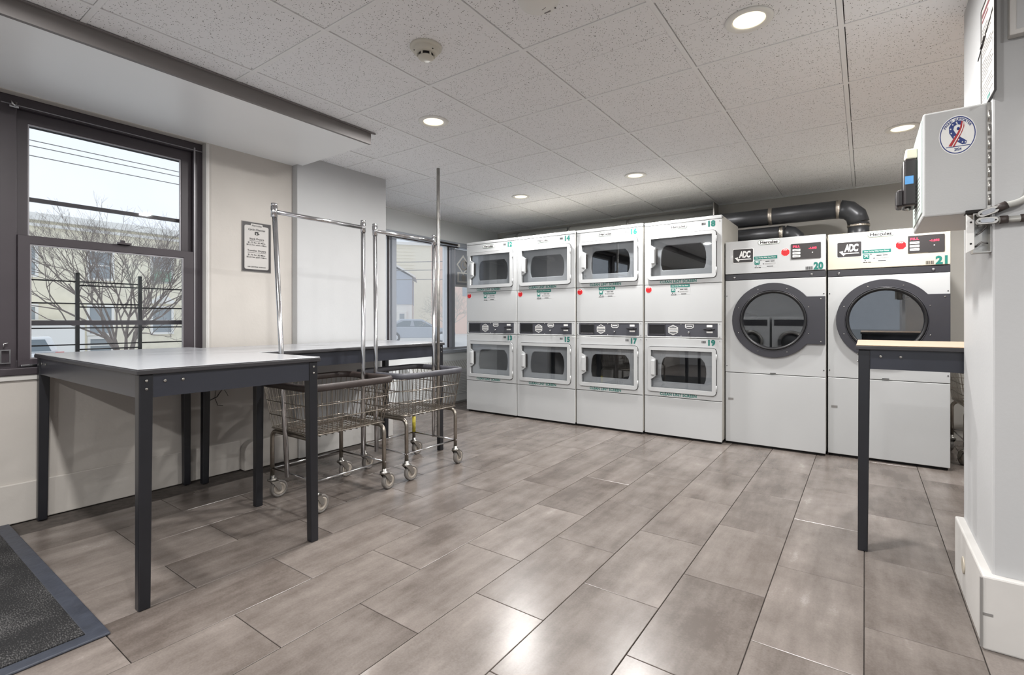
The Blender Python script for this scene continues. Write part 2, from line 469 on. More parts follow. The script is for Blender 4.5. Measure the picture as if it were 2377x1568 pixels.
pil = struct(MB().box(.332, 1.6, 2.181, 2.742, 0, 2.345).build('wall_pillar', 'wall_paint', bevel=.006), 'white wall stub at the right edge carrying the change machine')
# soffit over the window wall
so = struct(MB().box(XL - .05, -2.72, YF, YS, 2.229, 2.345).build('soffit', 'soffit_lit_paint'), 'dropped pale soffit running over the brown window')
MB().box(-2.72, -2.70, YF, YS, 2.227, 2.345).build('fascia_board', 'fascia_grey', so)
MB().box(-2.70, -2.686, YF, YS + .03, 2.298, 2.304).build('edge_trim', 'fascia_grey', so)
# baseboards
bl = struct(MB().box(XL, XL + .014, YF, 1.72, 0, .205).build('baseboard_left', 'wall_worn', bevel=.005), 'tall worn off-white baseboard under the window')
bp_ = struct(MB().box(XP, XP + .026, YP - .0, YE + .06, 0, .19).build('baseboard_pilaster', 'trim_white', bevel=.004), 'cream baseboard along the pilaster behind the carts')
pl_pts = [(1.72, 0), (YP, 0), (YP, .2)] + [(1.80 - .08 * math.sin(a), .12 + .08 * math.cos(a)) for a in [PI / 2 * i / 8 for i in range(9)]]
struct(MB().prism(pl_pts, XL, XL + .075, 'YZ').build('trim_1', 'wall_worn', bevel=.006), 'plaster plinth with a rounded corner at the foot of the window wall')
struct(MB().box(XREC, XREC + .02, YE, YB, 0, .11).build('baseboard_recess', 'trim_white'), 'low white baseboard in the window recess')
bq = struct(MB().box(.305, 1.6, 2.155, 2.748, 0, .235).build('baseboard_pillar', 'trim_white', bevel=.006), 'chunky white baseboard wrapping the pillar with chipped corner')
MB().lathe([(.0, -.001), (.026, -.001), (.026, 0), (.031, 0), (.031, -.003), (.026, -.003)], (.3045, 2.52, .12), 'X', 20).build('scuff_ring', 'cream', bq)
MB().box(.2985, .305, 2.148, 2.155, .01, .23).box(.305, .33, 2.1535, 2.155, .11, .118).build('worn_corner', 'grey_print', bq)

# ------------------------------------------------------------------ windows
def pane(parent, name, x, y0, y1, z0, z1, t=.005, m='window_glass'):
    return MB().box(x - t / 2, x + t / 2, y0, y1, z0, z1).build(name, m, parent)
w1 = thing('window_1', '', ''); del w1['category']; struct(w1, 'tall brown double-hung window looking onto a bare tree')
MB().prism([rect(*WIN1), rect(.612, 1.45, .835, 2.165), rect(-.38, .50, .835, 2.165)], XL - .13, XL - .055, 'YZ').build('frame', 'window_brown', w1, bevel=.004)
MB().box(XL - .055, XL - .049, .540, .543, 1.55, 2.12).box(XL - .055, XL - .045, 1.45, 1.458, .80, 2.19).box(XL - .055, XL - .047, .55, 1.5, 2.172, 2.176).build('frame_bead', 'window_line', w1)
def sash(name, y0, y1, z0, z1, gy0, gy1, gz0, gz1, x0, x1):
    s_ = MB().prism([rect(y0, y1, z0, z1), rect(gy0, gy1, gz0, gz1)], x0, x1, 'YZ').build(name, 'window_brown', w1, bevel=.003)
    pane(s_, 'pane', (x0 + x1) / 2 - .008, gy0 - .004, gy1 + .004, gz0 - .004, gz1 + .004)
    MB().prism([rect(gy0, gy1, gz0, gz1), rect(gy0 + .006, gy1 - .006, gz0 + .006, gz1 - .006)], (x0 + x1) / 2, x1 - .004, 'YZ').build('glazing_bead', 'window_line', s_)
    return s_
sash('upper_sash', .612, 1.45, 1.458, 2.165, .658, 1.388, 1.49, 2.10, XL - .115, XL - .082)
sl = sash('lower_sash', .612, 1.45, .80, 1.498, .660, 1.390, .842, 1.452, XL - .08, XL - .045)
MB().box(XL - .05, XL - .02, 1.035, 1.10, 1.498, 1.508).box(XL - .045, XL - .03, 1.05, 1.072, 1.508, 1.522).build('sash_lock', 'window_brown', sl)
sash('side_sash', -.38, .50, .80, 2.165, -.32, .45, .85, 2.10, XL - .115, XL - .082)
MB().box(XL - .135, XL - .118, .612, 1.45, 1.692, 1.714).build('storm_bar', 'window_brown', w1)
MB().box(XL - .135, XL - .118, .612, 1.45, 1.018, 1.046).build('storm_bar', 'window_brown', w1)
MB().box(XL - .06, XL + .02, -.42, 1.515, .762, .80).build('sill', 'window_brown', w1, bevel=.004)
MB().box(XL - .02, XL + .012, -.42, 1.515, .735, .762).build('sill_apron', 'trim_white', w1, bevel=.003)
MB().box(XL - .045, XL - .02, .62, .80, .803, .814).build('sill_latch', 'chrome', w1, bevel=.003)
MB().prism([rect(.545, .585, .822, .895), rect(.551, .579, .828, .889)], XL - .045, XL - .036, 'YZ').tube([(XL - .038, .56, .90), (XL - .038, .56, .925), (XL - .038, .575, .93)], .004, 6).build('mullion_lock', 'chrome', w1)
MB().tube([(XL - .03, .585, 2.185), (XL - .02, .59, 2.168), (XL - .03, .60, 2.164), (XL - .03, .606, 2.183)], .005, 6).box(XL - .045, XL - .035, .58, .615, 2.155, 2.165).build('blind_bracket', 'chrome', w1)
MB().prism([rect(1.512, 1.535, .785, 2.24), rect(1.5125, 1.5345, .786, 2.2385)], XL - .06, XL + .002, 'YZ').box(XL - .055, XL + .001, 1.505, 1.524, .785, 2.225).build('jamb_lining', 'trim_white', w1)
gd = thing('window_guard', 'black horizontal-rail guard outside the brown window', 'window guard', (XL - .28, 0, 0))
for y in (.909, 1.224): MB().box(-.009, .009, y - .009, y + .009, .80, 1.332).build('post', 'black', gd)
for z, ya, yb in ((1.278, .5, 1.224), (1.256, .909, 1.6), (1.146, .5, 1.224), (1.126, .909, 1.6), (1.0, .5, 1.6), (.9, .5, 1.6), (.87, .909, 1.224)):
    MB().tube([(0, ya, z), (0, yb, z)], .0045, 6).build('rail', 'black', gd)

w2 = thing('window_2', '', ''); del w2['category']; struct(w2, 'wide aluminium window in the far recess')
f2 = [rect(*WIN2), rect(3.21, 3.745, .69, 2.0), rect(3.865, 4.74, .69, 2.0), rect(4.86, 5.39, .69, 2.0)]
MB().prism(f2, XREC - .14, XREC - .06, 'YZ').build('frame', 'alu', w2, bevel=.003)
MB().box(XREC - .06, XREC - .03, 3.80, 3.865, .69, 2.0).box(XREC - .06, XREC - .03, 4.80, 4.86, .69, 2.0).build('mullion_face', 'alu_dark', w2)
MB().box(XREC - .06, XREC - .045, 3.755, 3.772, .69, 2.0).box(XREC - .06, XREC - .045, 4.752, 4.768, .69, 2.0).build('mullion_bead', 'window_brown', w2)
MB().box(XREC - .08, XREC + .02, 3.15, 5.45, 2.0, 2.055).build('head_rail', 'alu_dark', w2, bevel=.004)
MB().tube([(XREC + .03, 3.2, 2.02), (XREC + .03, 4.86, 2.02)], .01, 8).tube([(XREC + .03, 3.2, 1.985), (XREC + .03, 4.86, 1.985)], .006, 8).build('curtain_rail', 'cart_rim', w2)
for y in (4.1, 4.86): MB().box(XREC - .02, XREC + .045, y - .015, y + .015, 2.0, 2.035).build('rail_bracket', 'white_print', w2)
MB().box(XREC - .06, XREC + .03, 3.15, 5.45, .625, .662).build('sill', 'alu_dark', w2, bevel=.004)
for a, b in ((3.21, 3.745), (3.865, 4.74), (4.86, 5.39)): pane(w2, 'pane', XREC - .1, a, b, .69, 2.0, m='hazy_glass')
w3 = thing('window_3', '', ''); del w3['category']; struct(w3, 'shop window in the front wall, unseen and widened to light the room')  # unseen, known from door reflections; made wider to bring in more daylight
MB().prism([rect(*WIN3), rect(-.45, .55, .42, 2.1), rect(.62, 1.62, .42, 2.1), rect(1.69, 2.65, .42, 2.1)], YF - .14, YF - .06, 'XZ').build('frame', 'alu', w3)
for a, b in ((-.45, .55), (.62, 1.62), (1.69, 2.65)): MB().box(a, b, YF - .105, YF - .1, .42, 2.1).build('pane', 'window_glass', w3)

# ------------------------------------------------------------------ recessed lights and detectors
LAMPS = [((-2.227, 2.269), 'recessed warm downlight between the smoke detector and the soffit end'),
         ((-.395, 2.266), 'largest recessed warm downlight, near the top right of the ceiling'),
         ((-1.627, 4.137), 'small recessed downlight above the dryers numbered 16 and 18'),
         ((-2.858, 4.169), 'smallest recessed downlight, farthest back near the window recess'),
         ((.201, 4.128), 'recessed downlight half hidden by the change machine'),
         ((1.44, 2.27), None), ((1.6, 4.13), None), ((-2.1, .35), None), ((-.395, .35), None), ((1.3, .35), None), ((-2.1, -1.6), None), ((-.3, -1.6), None), ((1.5, -1.6), None)]  # entries without a label: unseen lamps added along the spacing to light the room
lamp_first = None
for (x, y), lab in LAMPS:
    if lamp_first is None:
        lt = thing('downlight', lab, 'ceiling light', (x, y, HC + .002), 0, 'recessed ceiling downlights')
        MB().lathe([(.094, 0), (.092, -.005), (.082, -.008), (.072, -.0075), (.064, -.004), (.062, -.0005), (.07, 0)], (0, 0, 0), 'Z', 36, ring=True).build('trim_ring', 'detector_white', lt)
        MB().lathe([(0, -.003), (.03, -.0032), (.058, -.002), (.063, -.0005)], (0, 0, 0), 'Z', 32).build('lens', 'lamp_lens', lt)
        ld = bpy.data.lights.new('downlight_bulb', 'AREA'); ld.shape = 'DISK'; ld.size = .11
        ld.energy = LAMP_POWER; ld.spread = math.radians(176); ld.color = (1, .98, .955)
        lo = bpy.data.objects.new('downlight_bulb', ld); COL.objects.link(lo); lo.parent = lt; lo.location = (0, 0, -.011)
        lamp_first = lt
    else:
        lt = copy_tree(lamp_first); lt.location = (x, y, HC + .002)
        lt['label'] = lab or 'unseen recessed downlight added on the lamp spacing to light the room'
sd = thing('smoke_detector', 'beige stepped smoke detector on the ceiling', 'smoke detector', (-1.648, 1.63, HC + .003))
MB().lathe([(.073, 0), (.073, -.008), (.066, -.012), (.060, -.012), (.058, -.026), (.050, -.034)], (0, 0, 0), 'Z', 36).build('base', 'detector', sd)
MB().lathe([(.034, -.034), (.034, -.046)], (0, 0, 0), 'Z', 24).build('sensor_screen', 'dark_void', sd)
MB().lathe([(.036, -.046), (.036, -.052), (.03, -.056), (0, -.057)], (0, 0, 0), 'Z', 28).build('cap', 'detector', sd)
for i in range(6):
    a = i * PI / 3 + .3
    MB().box(-.003, .003, .0335, .041, -.05, -.033).build('rib', 'detector', sd).rotation_euler = (0, 0, a)
for a in (-2.0, -.2): MB().lathe([(0, 0), (.004, 0), (.003, -.002)], (.055 * math.cos(a), .055 * math.sin(a), -.028), 'Z', 8).build('screw', 'dark_void', sd)
s2 = thing('carbon_monoxide_alarm', 'white domed alarm with slotted vents at the top edge of the picture', 'alarm', (-1.03, 1.625, HC + .003), .4)
MB().lathe([(.080, 0), (.080, -.02), (.074, -.032), (.05, -.040), (0, -.042)], (0, 0, 0), 'Z', 40).build('cover', 'detector_white', s2)
for i in range(5): MB().tube([((.028 + .006 * i) * math.cos(a), (.028 + .006 * i) * math.sin(a), -.0405 + .0012 * i) for a in (.5, .75, 1., 1.25)], .0012, 5).build('vent_slot', 'dark_void', s2)
MB().lathe([(0, 0), (.003, 0), (.003, -.002)], (.06, .03, -.037), 'Z', 8).build('indicator', 'dark_void', s2)
MB().tube([(.015, .052, -.039), (.04, .042, -.039)], .003, 6).build('printed_strip', 'grey_print', s2)
# ------------------------------------------------------------------ dryers
def plate(name, m, par, x0, x1, z0, z1, y0, y1, bevel=.002, seg=2):
    return MB().box(x0, x1, y0, y1, z0, z1).build(name, m, par, bevel=bevel, seg=seg)
def screw(par, x, y, z, r=.004, m='grey_print'):
    return MB().lathe([(r, 0), (r, -.0015), (r * .6, -.0025)], (x, y, z), 'Y', 8).build('screw', m, par)
def stadium(cx, cz, w, h, n=8):
    r = h / 2; L = w / 2 - r
    return [(cx + L + r * math.cos(a), cz + r * math.sin(a)) for a in [-PI / 2 + PI * i / n for i in range(n + 1)]] + \
           [(cx - L + r * math.cos(a), cz + r * math.sin(a)) for a in [PI / 2 + PI * i / n for i in range(n + 1)]]
def brand_badge(par, cx, y, cz, w, h):
    b = MB().prism(stadium(cx, cz, w, h), y - .0012, y).build('brand_badge', 'white_print', par)
    MB().prism([stadium(cx, cz, w * .985, h * .93), stadium(cx, cz, w * .955, h * .76)], y - .0018, y - .001).build('badge_outline', 'olive_ring', b)
    lettering('badge_lettering', 'Hercules', 'black_print', b, cx, y - .002, cz, w * .78, h * .56, bold=.028)
def stop_sticker(par, cx, y, cz, r):
    s_ = MB().prism(circ(cx, cz, r * 1.08, 8, PI / 8), y - .0008, y).build('stop_sticker', 'white_print', par)
    MB().prism(circ(cx, cz, r, 8, PI / 8), y - .0014, y - .0006).build('red_octagon', 'red', s_)
    lettering('stop_lettering', 'STOP', 'white_print', s_, cx, y - .0019, cz + r * .62, r * .9, r * .34, bold=.03)
    b = MB()
    for i in range(5): b.box(cx - r * .6, cx + r * .6, y - .0018, y - .0012, cz + r * (.28 - .22 * i), cz + r * (.30 - .22 * i))
    b.build('fine_print', 'flag_red', s_)
def pay_sticker(par, x0, x1, y, zt, hh):
    """teal headed how-to-pay sticker with app icon and small print"""
    w = x1 - x0; u = w / .17
    s_ = MB().prism(rect(x0 - .004, x1 + .004, zt - .092 * u, zt + .002), y - .0006, y).build('payment_sticker', 'enamel', par)
    MB().box(x0, x1, y - .0012, y - .0004, zt - hh, zt).build('teal_header', 'teal', s_)
    lettering('header_lettering', 'How To Pay With Your Phone', 'white_print', s_, (x0 + x1) / 2, y - .0017, zt - hh * .52, w * .86, hh * .5, bold=.012)
    ix, iz, q = x0 + .024 * u, zt - hh - .024 * u, .019 * u
    MB().prism(rrect(ix - q, ix + q, iz - q, iz + q, q * .35), y - .0012, y - .0004).build('app_icon', 'teal', s_)
    arc = [(ix + q * .62 * math.cos(a), iz - q * .35 + q * .62 * math.sin(a)) for a in [PI * i / 10 for i in range(11)]] + \
          [(ix + q * .36 * math.cos(a), iz - q * .35 + q * .36 * math.sin(a)) for a in [PI - PI * i / 10 for i in range(11)]]
    MB().prism(arc, y - .0017, y - .0011).box(ix - q * .7, ix + q * .7, y - .0017, y - .0011, iz + q * .42, iz + q * .7).build('icon_mark', 'white_print', s_)
    b = MB()
    for cx_, cz_ in ((x0 + .052 * u, zt - hh - .008 * u), (x0 + .07 * u, zt - hh - .038 * u), (x0 + .017 * u, zt - hh - .052 * u)):
        b.prism(circ(cx_, cz_, .0042 * u, 10), y - .0012, y - .0004)
    for a, c, z_ in ((.085, .115, .018), (.122, .15, .018), (.095, .14, .058), (.006, .017, .064), (.02, .03, .064), (.035, .052, .064)):
        b.box(x0 + a * u, x0 + c * u, y - .0012, y - .0004, zt - hh - (z_ + .004) * u, zt - hh - (z_ - .001) * u)
    b.build('bold_print', 'black_print', s_)
    b = MB()
    for a, c, z_ in ((.062, .155, .006), (.062, .15, .010), (.08, .158, .034), (.08, .158, .039), (.08, .15, .044), (.03, .055, .049), (.03, .05, .053)):
        b.box(x0 + a * u, x0 + c * u, y - .001, y - .0004, zt - hh - (z_ + .0012) * u, zt - hh - z_ * u)
    b.build('fine_print', 'grey_print', s_)
def bar_tag(par, cx, y, cz, w, h):
    b = MB(); x = cx - w / 2; r_ = random.Random(int(cx * 1000 + cz * 77))
    while x < cx + w / 2:
        t = r_.choice((.0016, .0025, .004)); b.box(x, x + t, y - .0008, y, cz - h / 2, cz + h / 2); x += t + r_.choice((.0018, .003))
    b.build('inventory_tag', 'black_print', par)

def stack_dryer(x0, w, Y, up, lo, label):
    t = thing('stacked_dryer', label, 'dryer', (x0, Y, 0), 0, 'row of white stacked dryers')
    k = w / .68; X = lambda v: v * k
    body = MB().prism([rect(0, w, .03, 1.928), rect(.012, w - .012, .042, 1.90)], .0185, .62).box(0, w, .62, .65, .03, 1.928).box(.012, w - .012, .0185, .05, .884, 1.034).build('body', 'enamel_side', t, bevel=.003)
    plate('plinth', 'dark_void', t, .01, w - .01, 0, .03, .03, .62, 0)
    plate('top_cap', 'enamel', t, 0, w, 1.901, 1.932, -.001, .05, .005)
    plate('access_panel', 'enamel', t, .001, w - .001, .02, .357, 0, .018, .004)
    for dz, num in ((0, up), (-1.002, lo)):
        z0, z1 = (1.366, 1.898) if dz == 0 else (.362, .885)
        pn = MB().prism([rect(.001, w - .001, z0, z1), rect(X(.056), X(.612), 1.436 + dz, 1.784 + dz)], 0, .018).build('front_panel', 'enamel', t, bevel=.002, seg=1)
        screw(pn, X(.018), 0, z1 - .018); screw(pn, X(.662), 0, z1 - .018)
        lettering('number', str(num), 'teal', t, X(.597), -.001, (1.865 if dz == 0 else .852), .058, .054, bold=.055, space=1.05)
        bar_tag(t, X(.531), 0, (1.868 if dz == 0 else .858), .034, .02)
        lettering('lint_screen_lettering', 'CLEAN LINT SCREEN', 'teal', t, X(.308), -.001, 1.388 + dz, X(.325), .025, bold=.035, space=1.05)
        win = [(X(a), b + dz) for a, b in ((.064, 1.442), (.602, 1.442), (.602, 1.778), (.064, 1.778), (.064, 1.722), (.084, 1.712), (.106, 1.697), (.106, 1.545), (.084, 1.525), (.064, 1.515))]
        dr = MB().prism([rrect(X(.034), X(.635), 1.407 + dz, 1.808 + dz, .03), win], -.016, .004).build('door', 'enamel', t, bevel=.003)
        MB().prism([rrect(X(.034) - .004, X(.635) + .004, 1.403 + dz, 1.812 + dz, .034), rrect(X(.034) + .004, X(.635) - .004, 1.411 + dz, 1.804 + dz, .027)], -.003, .0).build('door_gasket', 'dark_void', dr)
        MB().box(X(.058), X(.608), .004, .008, 1.438 + dz, 1.782 + dz).build('glass', 'door_glass', dr)
        op = [(X(a), b + dz) for a, b in ((.155, 1.495), (.525, 1.495), (.537, 1.53), (.542, 1.58), (.540, 1.63), (.527, 1.68), (.497, 1.716), (.19, 1.716), (.165, 1.70), (.150, 1.66), (.143, 1.60), (.143, 1.54))]
        MB().prism([rect(X(.057), X(.611), 1.437 + dz, 1.783 + dz), op], .034, .05).build('inner_door_panel', 'inner_grey', dr, bevel=.006, seg=3)
        hd = MB().box(X(.070), X(.104), -.034, -.006, 1.552 + dz, 1.69 + dz).build('handle', 'enamel', dr, bevel=.008, seg=3)
        MB().box(X(.107), X(.124), -.004, .003, 1.55 + dz, 1.69 + dz).build('handle_recess', 'dark_void', dr, bevel=.003)
        for hz in (1.735, 1.47): MB().tube([(X(.637), -.012, hz - .025 + dz), (X(.637), -.012, hz + .025 + dz)], .005, 8).build('hinge', 'enamel', dr)
        d_ = MB(); n = 28; cx, cz, r = X(.345), 1.605 + dz, .262
        d_.add([(cx + r * math.cos(2 * PI * i / n), y, cz + r * .86 * math.sin(2 * PI * i / n)) for y in (.062, .52) for i in range(n)],
               [(i, (i + 1) % n, n + (i + 1) % n, n + i) for i in range(n)] + [tuple(n + i for i in range(n))], True)
        for a in (.4, 2.5, 4.6):
            d_.tube([(cx + r * .93 * math.cos(a), .08, cz + r * .8 * math.sin(a)), (cx + r * .93 * math.cos(a), .50, cz + r * .8 * math.sin(a))], .022, 6)
        d_.build('drum', 'drum', t, recalc=False)
    brand_badge(t, X(.312), 0, 1.868, X(.155), .043)
    mp = plate('middle_panel', 'enamel', t, .001, w - .001, 1.031, 1.3625, 0, .018, .004)
    stop_sticker(mp, X(.040), 0, 1.322, .029)
    pay_sticker(mp, X(.242), X(.412), 0, 1.3605, .026)
    cp = MB().prism([rect(.001, w - .001, .889, 1.028), rect(X(.028), X(.645), .9, 1.016)], 0, .018).build('control_panel', 'enamel', t, bevel=.003)
    sp = plate('control_plate', 'slate', cp, X(.028), X(.645), .9, 1.016, .003, .014, .001)
    for xx in (.014, .662):
        for zz in (.903, 1.013): screw(cp, X(xx), 0, zz, .0032, 'dark_void')
    for zz in (.905, 1.011): screw(cp, X(.335), .003, zz, .003, 'white_print')
    MB().prism([rect(X(.038), X(.196), .912, 1.009), rect(X(.046), X(.188), .92, 1.001)], -.001, .006).build('coin_window_frame', 'charcoal', cp, bevel=.001, seg=1)
    MB().box(X(.046), X(.188), .0022, .003, .92, 1.001).build('coin_window', 'black', cp)
    hx = [(X(.264) + a, .958 + b) for a, b in ((-.044, .022), (0, .046), (.044, .022), (.044, -.022), (0, -.046), (-.044, -.022))]
    hi = [(X(.264) + a * .9, .958 + b * .9) for a, b in ((-.044, .022), (0, .046), (.044, .022), (.044, -.022), (0, -.046), (-.044, -.022))]
    b = MB().prism([hx, hi], .0015, .003)
    b.box(X(.264) - .043, X(.264) + .043, .0015, .003, .962, .978).box(X(.264) - .043, X(.264) + .043, .0015, .003, .938, .954)
    b.box(X(.264) - .022, X(.264) + .022, .0015, .003, .986, .989).box(X(.264) - .022, X(.264) + .022, .0015, .003, .925, .928)
    b.build('price_badge', 'white_print', cp)
    MB().box(X(.264) - .034, X(.264) + .034, .001, .0014, .967, .972).box(X(.264) - .034, X(.264) + .034, .001, .0014, .943, .948).build('price_print', 'grey_print', cp)
    sh = [(-.036, .02), (.036, .02), (.036, -.008), (.02, -.018), (-.02, -.018), (-.036, -.008)]
    MB().prism([[(X(.407) + a, .990 + c) for a, c in sh], [(X(.407) + a * .86, .991 + c * .76) for a, c in sh]], .0015, .003).box(X(.407) - .025, X(.407) + .025, .0015, .003, .988, .997).build('start_badge', 'white_print', cp)
    MB().lathe([(.009, 0), (.0095, -.006), (.007, -.014), (0, -.015)], (X(.404), .003, .937), 'Y', 14).build('start_button', 'chrome', cp)
    MB().box(X(.555), X(.602), .0015, .003, .985, 1.004).build('coin_label', 'white_print', cp); MB().box(X(.553), X(.604), .0015, .003, .936, .95).build('coin_label', 'white_print', cp)
    MB().box(X(.528), X(.622), -.018, .003, .966, .974).box(X(.56), X(.596), -.03, .003, .962, .978).build('coin_slide', 'charcoal', cp, bevel=.002)
    return t
def tumbler(x0, w, Y, num, label, hm):
    t = thing('tumbler_dryer', label, 'dryer', (x0, Y, 0), 0, 'pair of large tumbler dryers')
    k = w / .70; X = lambda v: v * k
    MB().prism([rect(0, w, .03, 1.70), rect(.012, w - .012, .042, 1.688)], .0185, 1.05).box(0, w, 1.05, 1.08, .03, 1.70).build('body', 'enamel_side', t, bevel=.003)
    plate('plinth', 'dark_void', t, .01, w - .01, 0, .03, .03, 1.0, 0)
    hp = plate('control_header', hm, t, 0, w, 1.433, 1.707, -.002, .05, .004)
    y = -.002
    brand_badge(hp, X(.322), y, 1.681, X(.158), .043)
    ab = MB().prism(rrect(X(.061), X(.208), 1.527, 1.638, .008), y - .002, y).build('maker_badge', 'sign_black', hp)
    MB().prism([rrect(X(.0565), X(.2125), 1.5225, 1.6425, .011), rrect(X(.061), X(.208), 1.527, 1.638, .008)], y - .001, y).build('badge_border', 'white_print', ab)
    lettering('badge_lettering', 'ADC', 'white_print', ab, X(.147), y - .0026, 1.593, X(.088), .058, bold=.05, space=.82, shear=.12)
    aw = [(.072, 1.568), (.098, 1.572), (.094, 1.562), (.104, 1.556), (.190, 1.556), (.197, 1.549), (.112, 1.549), (.104, 1.541), (.100, 1.534)]
    MB().prism([(X(a), b) for a, b in aw], y - .0026, y - .0018).build('badge_arrow', 'white_print', ab)
    pay_sticker(hp, X(.214), X(.381), y, 1.569, .025)
    stop_sticker(hp, X(.436), y, 1.588, .031)
    dp = MB().prism(rrect(X(.475), X(.670), 1.527, 1.648, .004), y - .004, y).build('display', 'sign_black', hp, bevel=.001, seg=1)
    lettering('display_lettering', 'FILL', 'led_red', dp, X(.511), y - .0046, 1.626, X(.046), .016, bold=.03, space=1.1)
    lettering('display_digits', '-1.895', 'led_red', dp, X(.617), y - .0046, 1.607, X(.05), .015, bold=.03)
    for z in (1.598, 1.574, 1.550):
        bt = MB().prism(rrect(X(.485), X(.537), z - .0085, z + .0085, .003), y - .006, y - .004).build('button', 'white_print', dp)
        MB().box(X(.495), X(.527), y - .0064, y - .006, z - .002, z + .002).build('button_print', 'grey_print', bt)
    MB().prism(circ(X(.616), 1.573, .004, 10), y - .0055, y - .004).build('indicator_light', 'white_print', dp)
    if num == 21: MB().box(X(.585), X(.668), y - .001, y, 1.521, 1.526).build('tape_edge', 'grey_print', hp)
    bar_tag(hp, X(.592), y, 1.452, .042, .024)
    lettering('number', str(num), 'teal', hp, X(.654), y - .001, 1.467, .064, .06, bold=.055, space=1.05)
    bd = plate('dark_band', 'charcoal', t, 0, w, 1.381, 1.430, .002, .05, .002)
    for a in (.07, .612): MB().lathe([(.0095, 0), (.0095, -.004), (.005, -.007), (0, -.007)], (X(a), .002, 1.404), 'Y', 14).build('lock', 'chrome', bd)
    cx, cz, R, r = X(.348), 1.045, .302, .222
    pn = MB().prism([rect(.001, w - .001, .608, 1.378), circ(cx, cz, .262, 40)], 0, .018).build('door_panel', 'enamel', t, bevel=.002, seg=1)
    for a, z in ((.012, 1.25), (.688, 1.25), (.012, .66), (.688, .66)): screw(pn, X(a), 0, z, .004, 'dark_void')
    MB().box(X(.33), X(.37), -.004, .001, .614, .619).build('pull_slot', 'dark_void', pn)
    lp = plate('lower_panel', 'enamel', t, .001, w - .001, .02, .604, 0, .018, .004)
    MB().box(X(.022), X(.062), -.001, 0, .372, .39).build('rating_label', 'grey_print', lp)
    # door: ring with straight hinge plate on the right
    out = [(cx + R * math.cos(a), cz + R * math.sin(a)) for a in [.66 + (2 * PI - 1.32) * i / 44 for i in range(45)]]
    out += [(w - .002, cz - .185), (w - .002, cz + .185)]
    dr = MB().prism([out, circ(cx, cz, r + .012, 44)], -.022, .004).build('door', 'ring_dark', t, bevel=.005, seg=2)
    MB().lathe([(r + .020, -.022), (r + .014, -.027), (r + .004, -.024), (r - .003, -.012), (r - .003, .004), (r + .012, .004)], (cx, 0, cz), 'Y', 44, ring=True).build('glass_trim', 'black', dr)
    MB().lathe([(r + .026, -.0225), (r + .024, -.025), (r + .021, -.025), (r + .020, -.0225)], (cx, 0, cz), 'Y', 44, ring=True).build('trim_line', 'ring_dark', dr)
    MB().lathe([(0, -.003), (r, -.003), (r, .002), (0, .002)], (cx, 0, cz), 'Y', 40, False).build('glass', 'door_glass', dr)
    for i in range(8):
        a = PI / 8 + PI / 4 * i
        screw(dr, cx + (R - .03) * math.cos(a), -.022, cz + (R - .03) * math.sin(a), .004, 'zinc')
    for z in (cz + .165, cz - .165): screw(dr, w - .03, -.022, z, .005, 'zinc')
    n = 36
    d_ = MB().add([(cx + .27 * math.cos(2 * PI * i / n), yy, cz + .27 * math.sin(2 * PI * i / n)) for yy in (.045, .7) for i in range(n)],
                  [(i, (i + 1) % n, n + (i + 1) % n, n + i) for i in range(n)] + [tuple(n + i for i in range(n))], True)
    for a in (.9, 3.0, 5.1): d_.tube([(cx + .25 * math.cos(a), .07, cz + .25 * math.sin(a)), (cx + .25 * math.cos(a), .68, cz + .25 * math.sin(a))], .03, 6)
    d_.build('drum', 'drum', t, recalc=False)
    return t
stack_dryer(-3.735, .699, 4.345, 12, 13, 'white stacked dryer numbered 12 and 13, leftmost of the row')
stack_dryer(-3.029, .694, 4.35, 14, 15, 'white stacked dryer numbered 14 and 15, second from the far window')
stack_dryer(-2.328, .678, 4.37, 16, 17, 'white stacked dryer numbered 16 and 17')
stack_dryer(-1.643, .668, 4.40, 18, 19, 'white stacked dryer numbered 18 and 19 beside the round-door tumblers')
tumbler(-.966, .722, 4.485, 20, 'round-door tumbler dryer numbered 20 with a pale control header', 'enamel')
tumbler(-.234, .716, 4.545, 21, 'round-door tumbler dryer numbered 21 with a cream control header', 'cream')

# ------------------------------------------------------------------ ducts on the rear wall
def arc_pts(cx, cz, r, a0, a1, y, n=6): return [(cx + r * math.cos(a0 + (a1 - a0) * i / n), y, cz + r * math.sin(a0 + (a1 - a0) * i / n)) for i in range(n + 1)]
def duct(label, x0, x1, y, z, r, zend, bands, bend):
    t = thing('exhaust_duct', label, 'duct', (0, y, 0), 0, 'black exhaust ducts behind the tumblers')
    MB().tube([(x0, 0, z), (x1, 0, z)], r, 20).build('straight_pipe', 'duct_black', t)
    MB().tube(arc_pts(x1, z - bend, bend, PI / 2, 0, 0, 3), r * 1.03, 20).build('elbow', 'duct_black', t)
    MB().tube([(x1 + bend, 0, z - bend), (x1 + bend, 0, zend)], r * 1.0, 20).build('down_pipe', 'duct_black', t)
    MB().tube([(x1 + bend, 0, z - bend - .015), (x1 + bend, 0, z - bend - .035)], r * 1.06, 20).build('collar', 'foil', t)
    for b in bands: MB().tube([(b - .016, 0, z), (b + .016, 0, z)], r * 1.035, 20).build('foil_band', 'foil', t)
    return t
duct('long black exhaust duct bending down behind the dryer numbered 21', -1.6, -.18, 5.2, 2.017, .078, 1.703, (-.72, -.19), .135)
duct('short black exhaust duct behind the dryer numbered 20', -1.5, -.60, 5.2, 1.852, .068, 1.703, (-.63,), .1)
gp = thing('wall_pipe', 'grey galvanised pipe under the ceiling above the stacked dryers', 'pipe', (0, 5.62, 0))
MB().tube([(-4.13, 0, 1.9), (-4.13, 0, 2.13), (-4.115, 0, 2.17), (-4.08, 0, 2.19), (-1.32, 0, 2.19)], .055, 14).build('main_pipe', 'pipe_grey', gp)
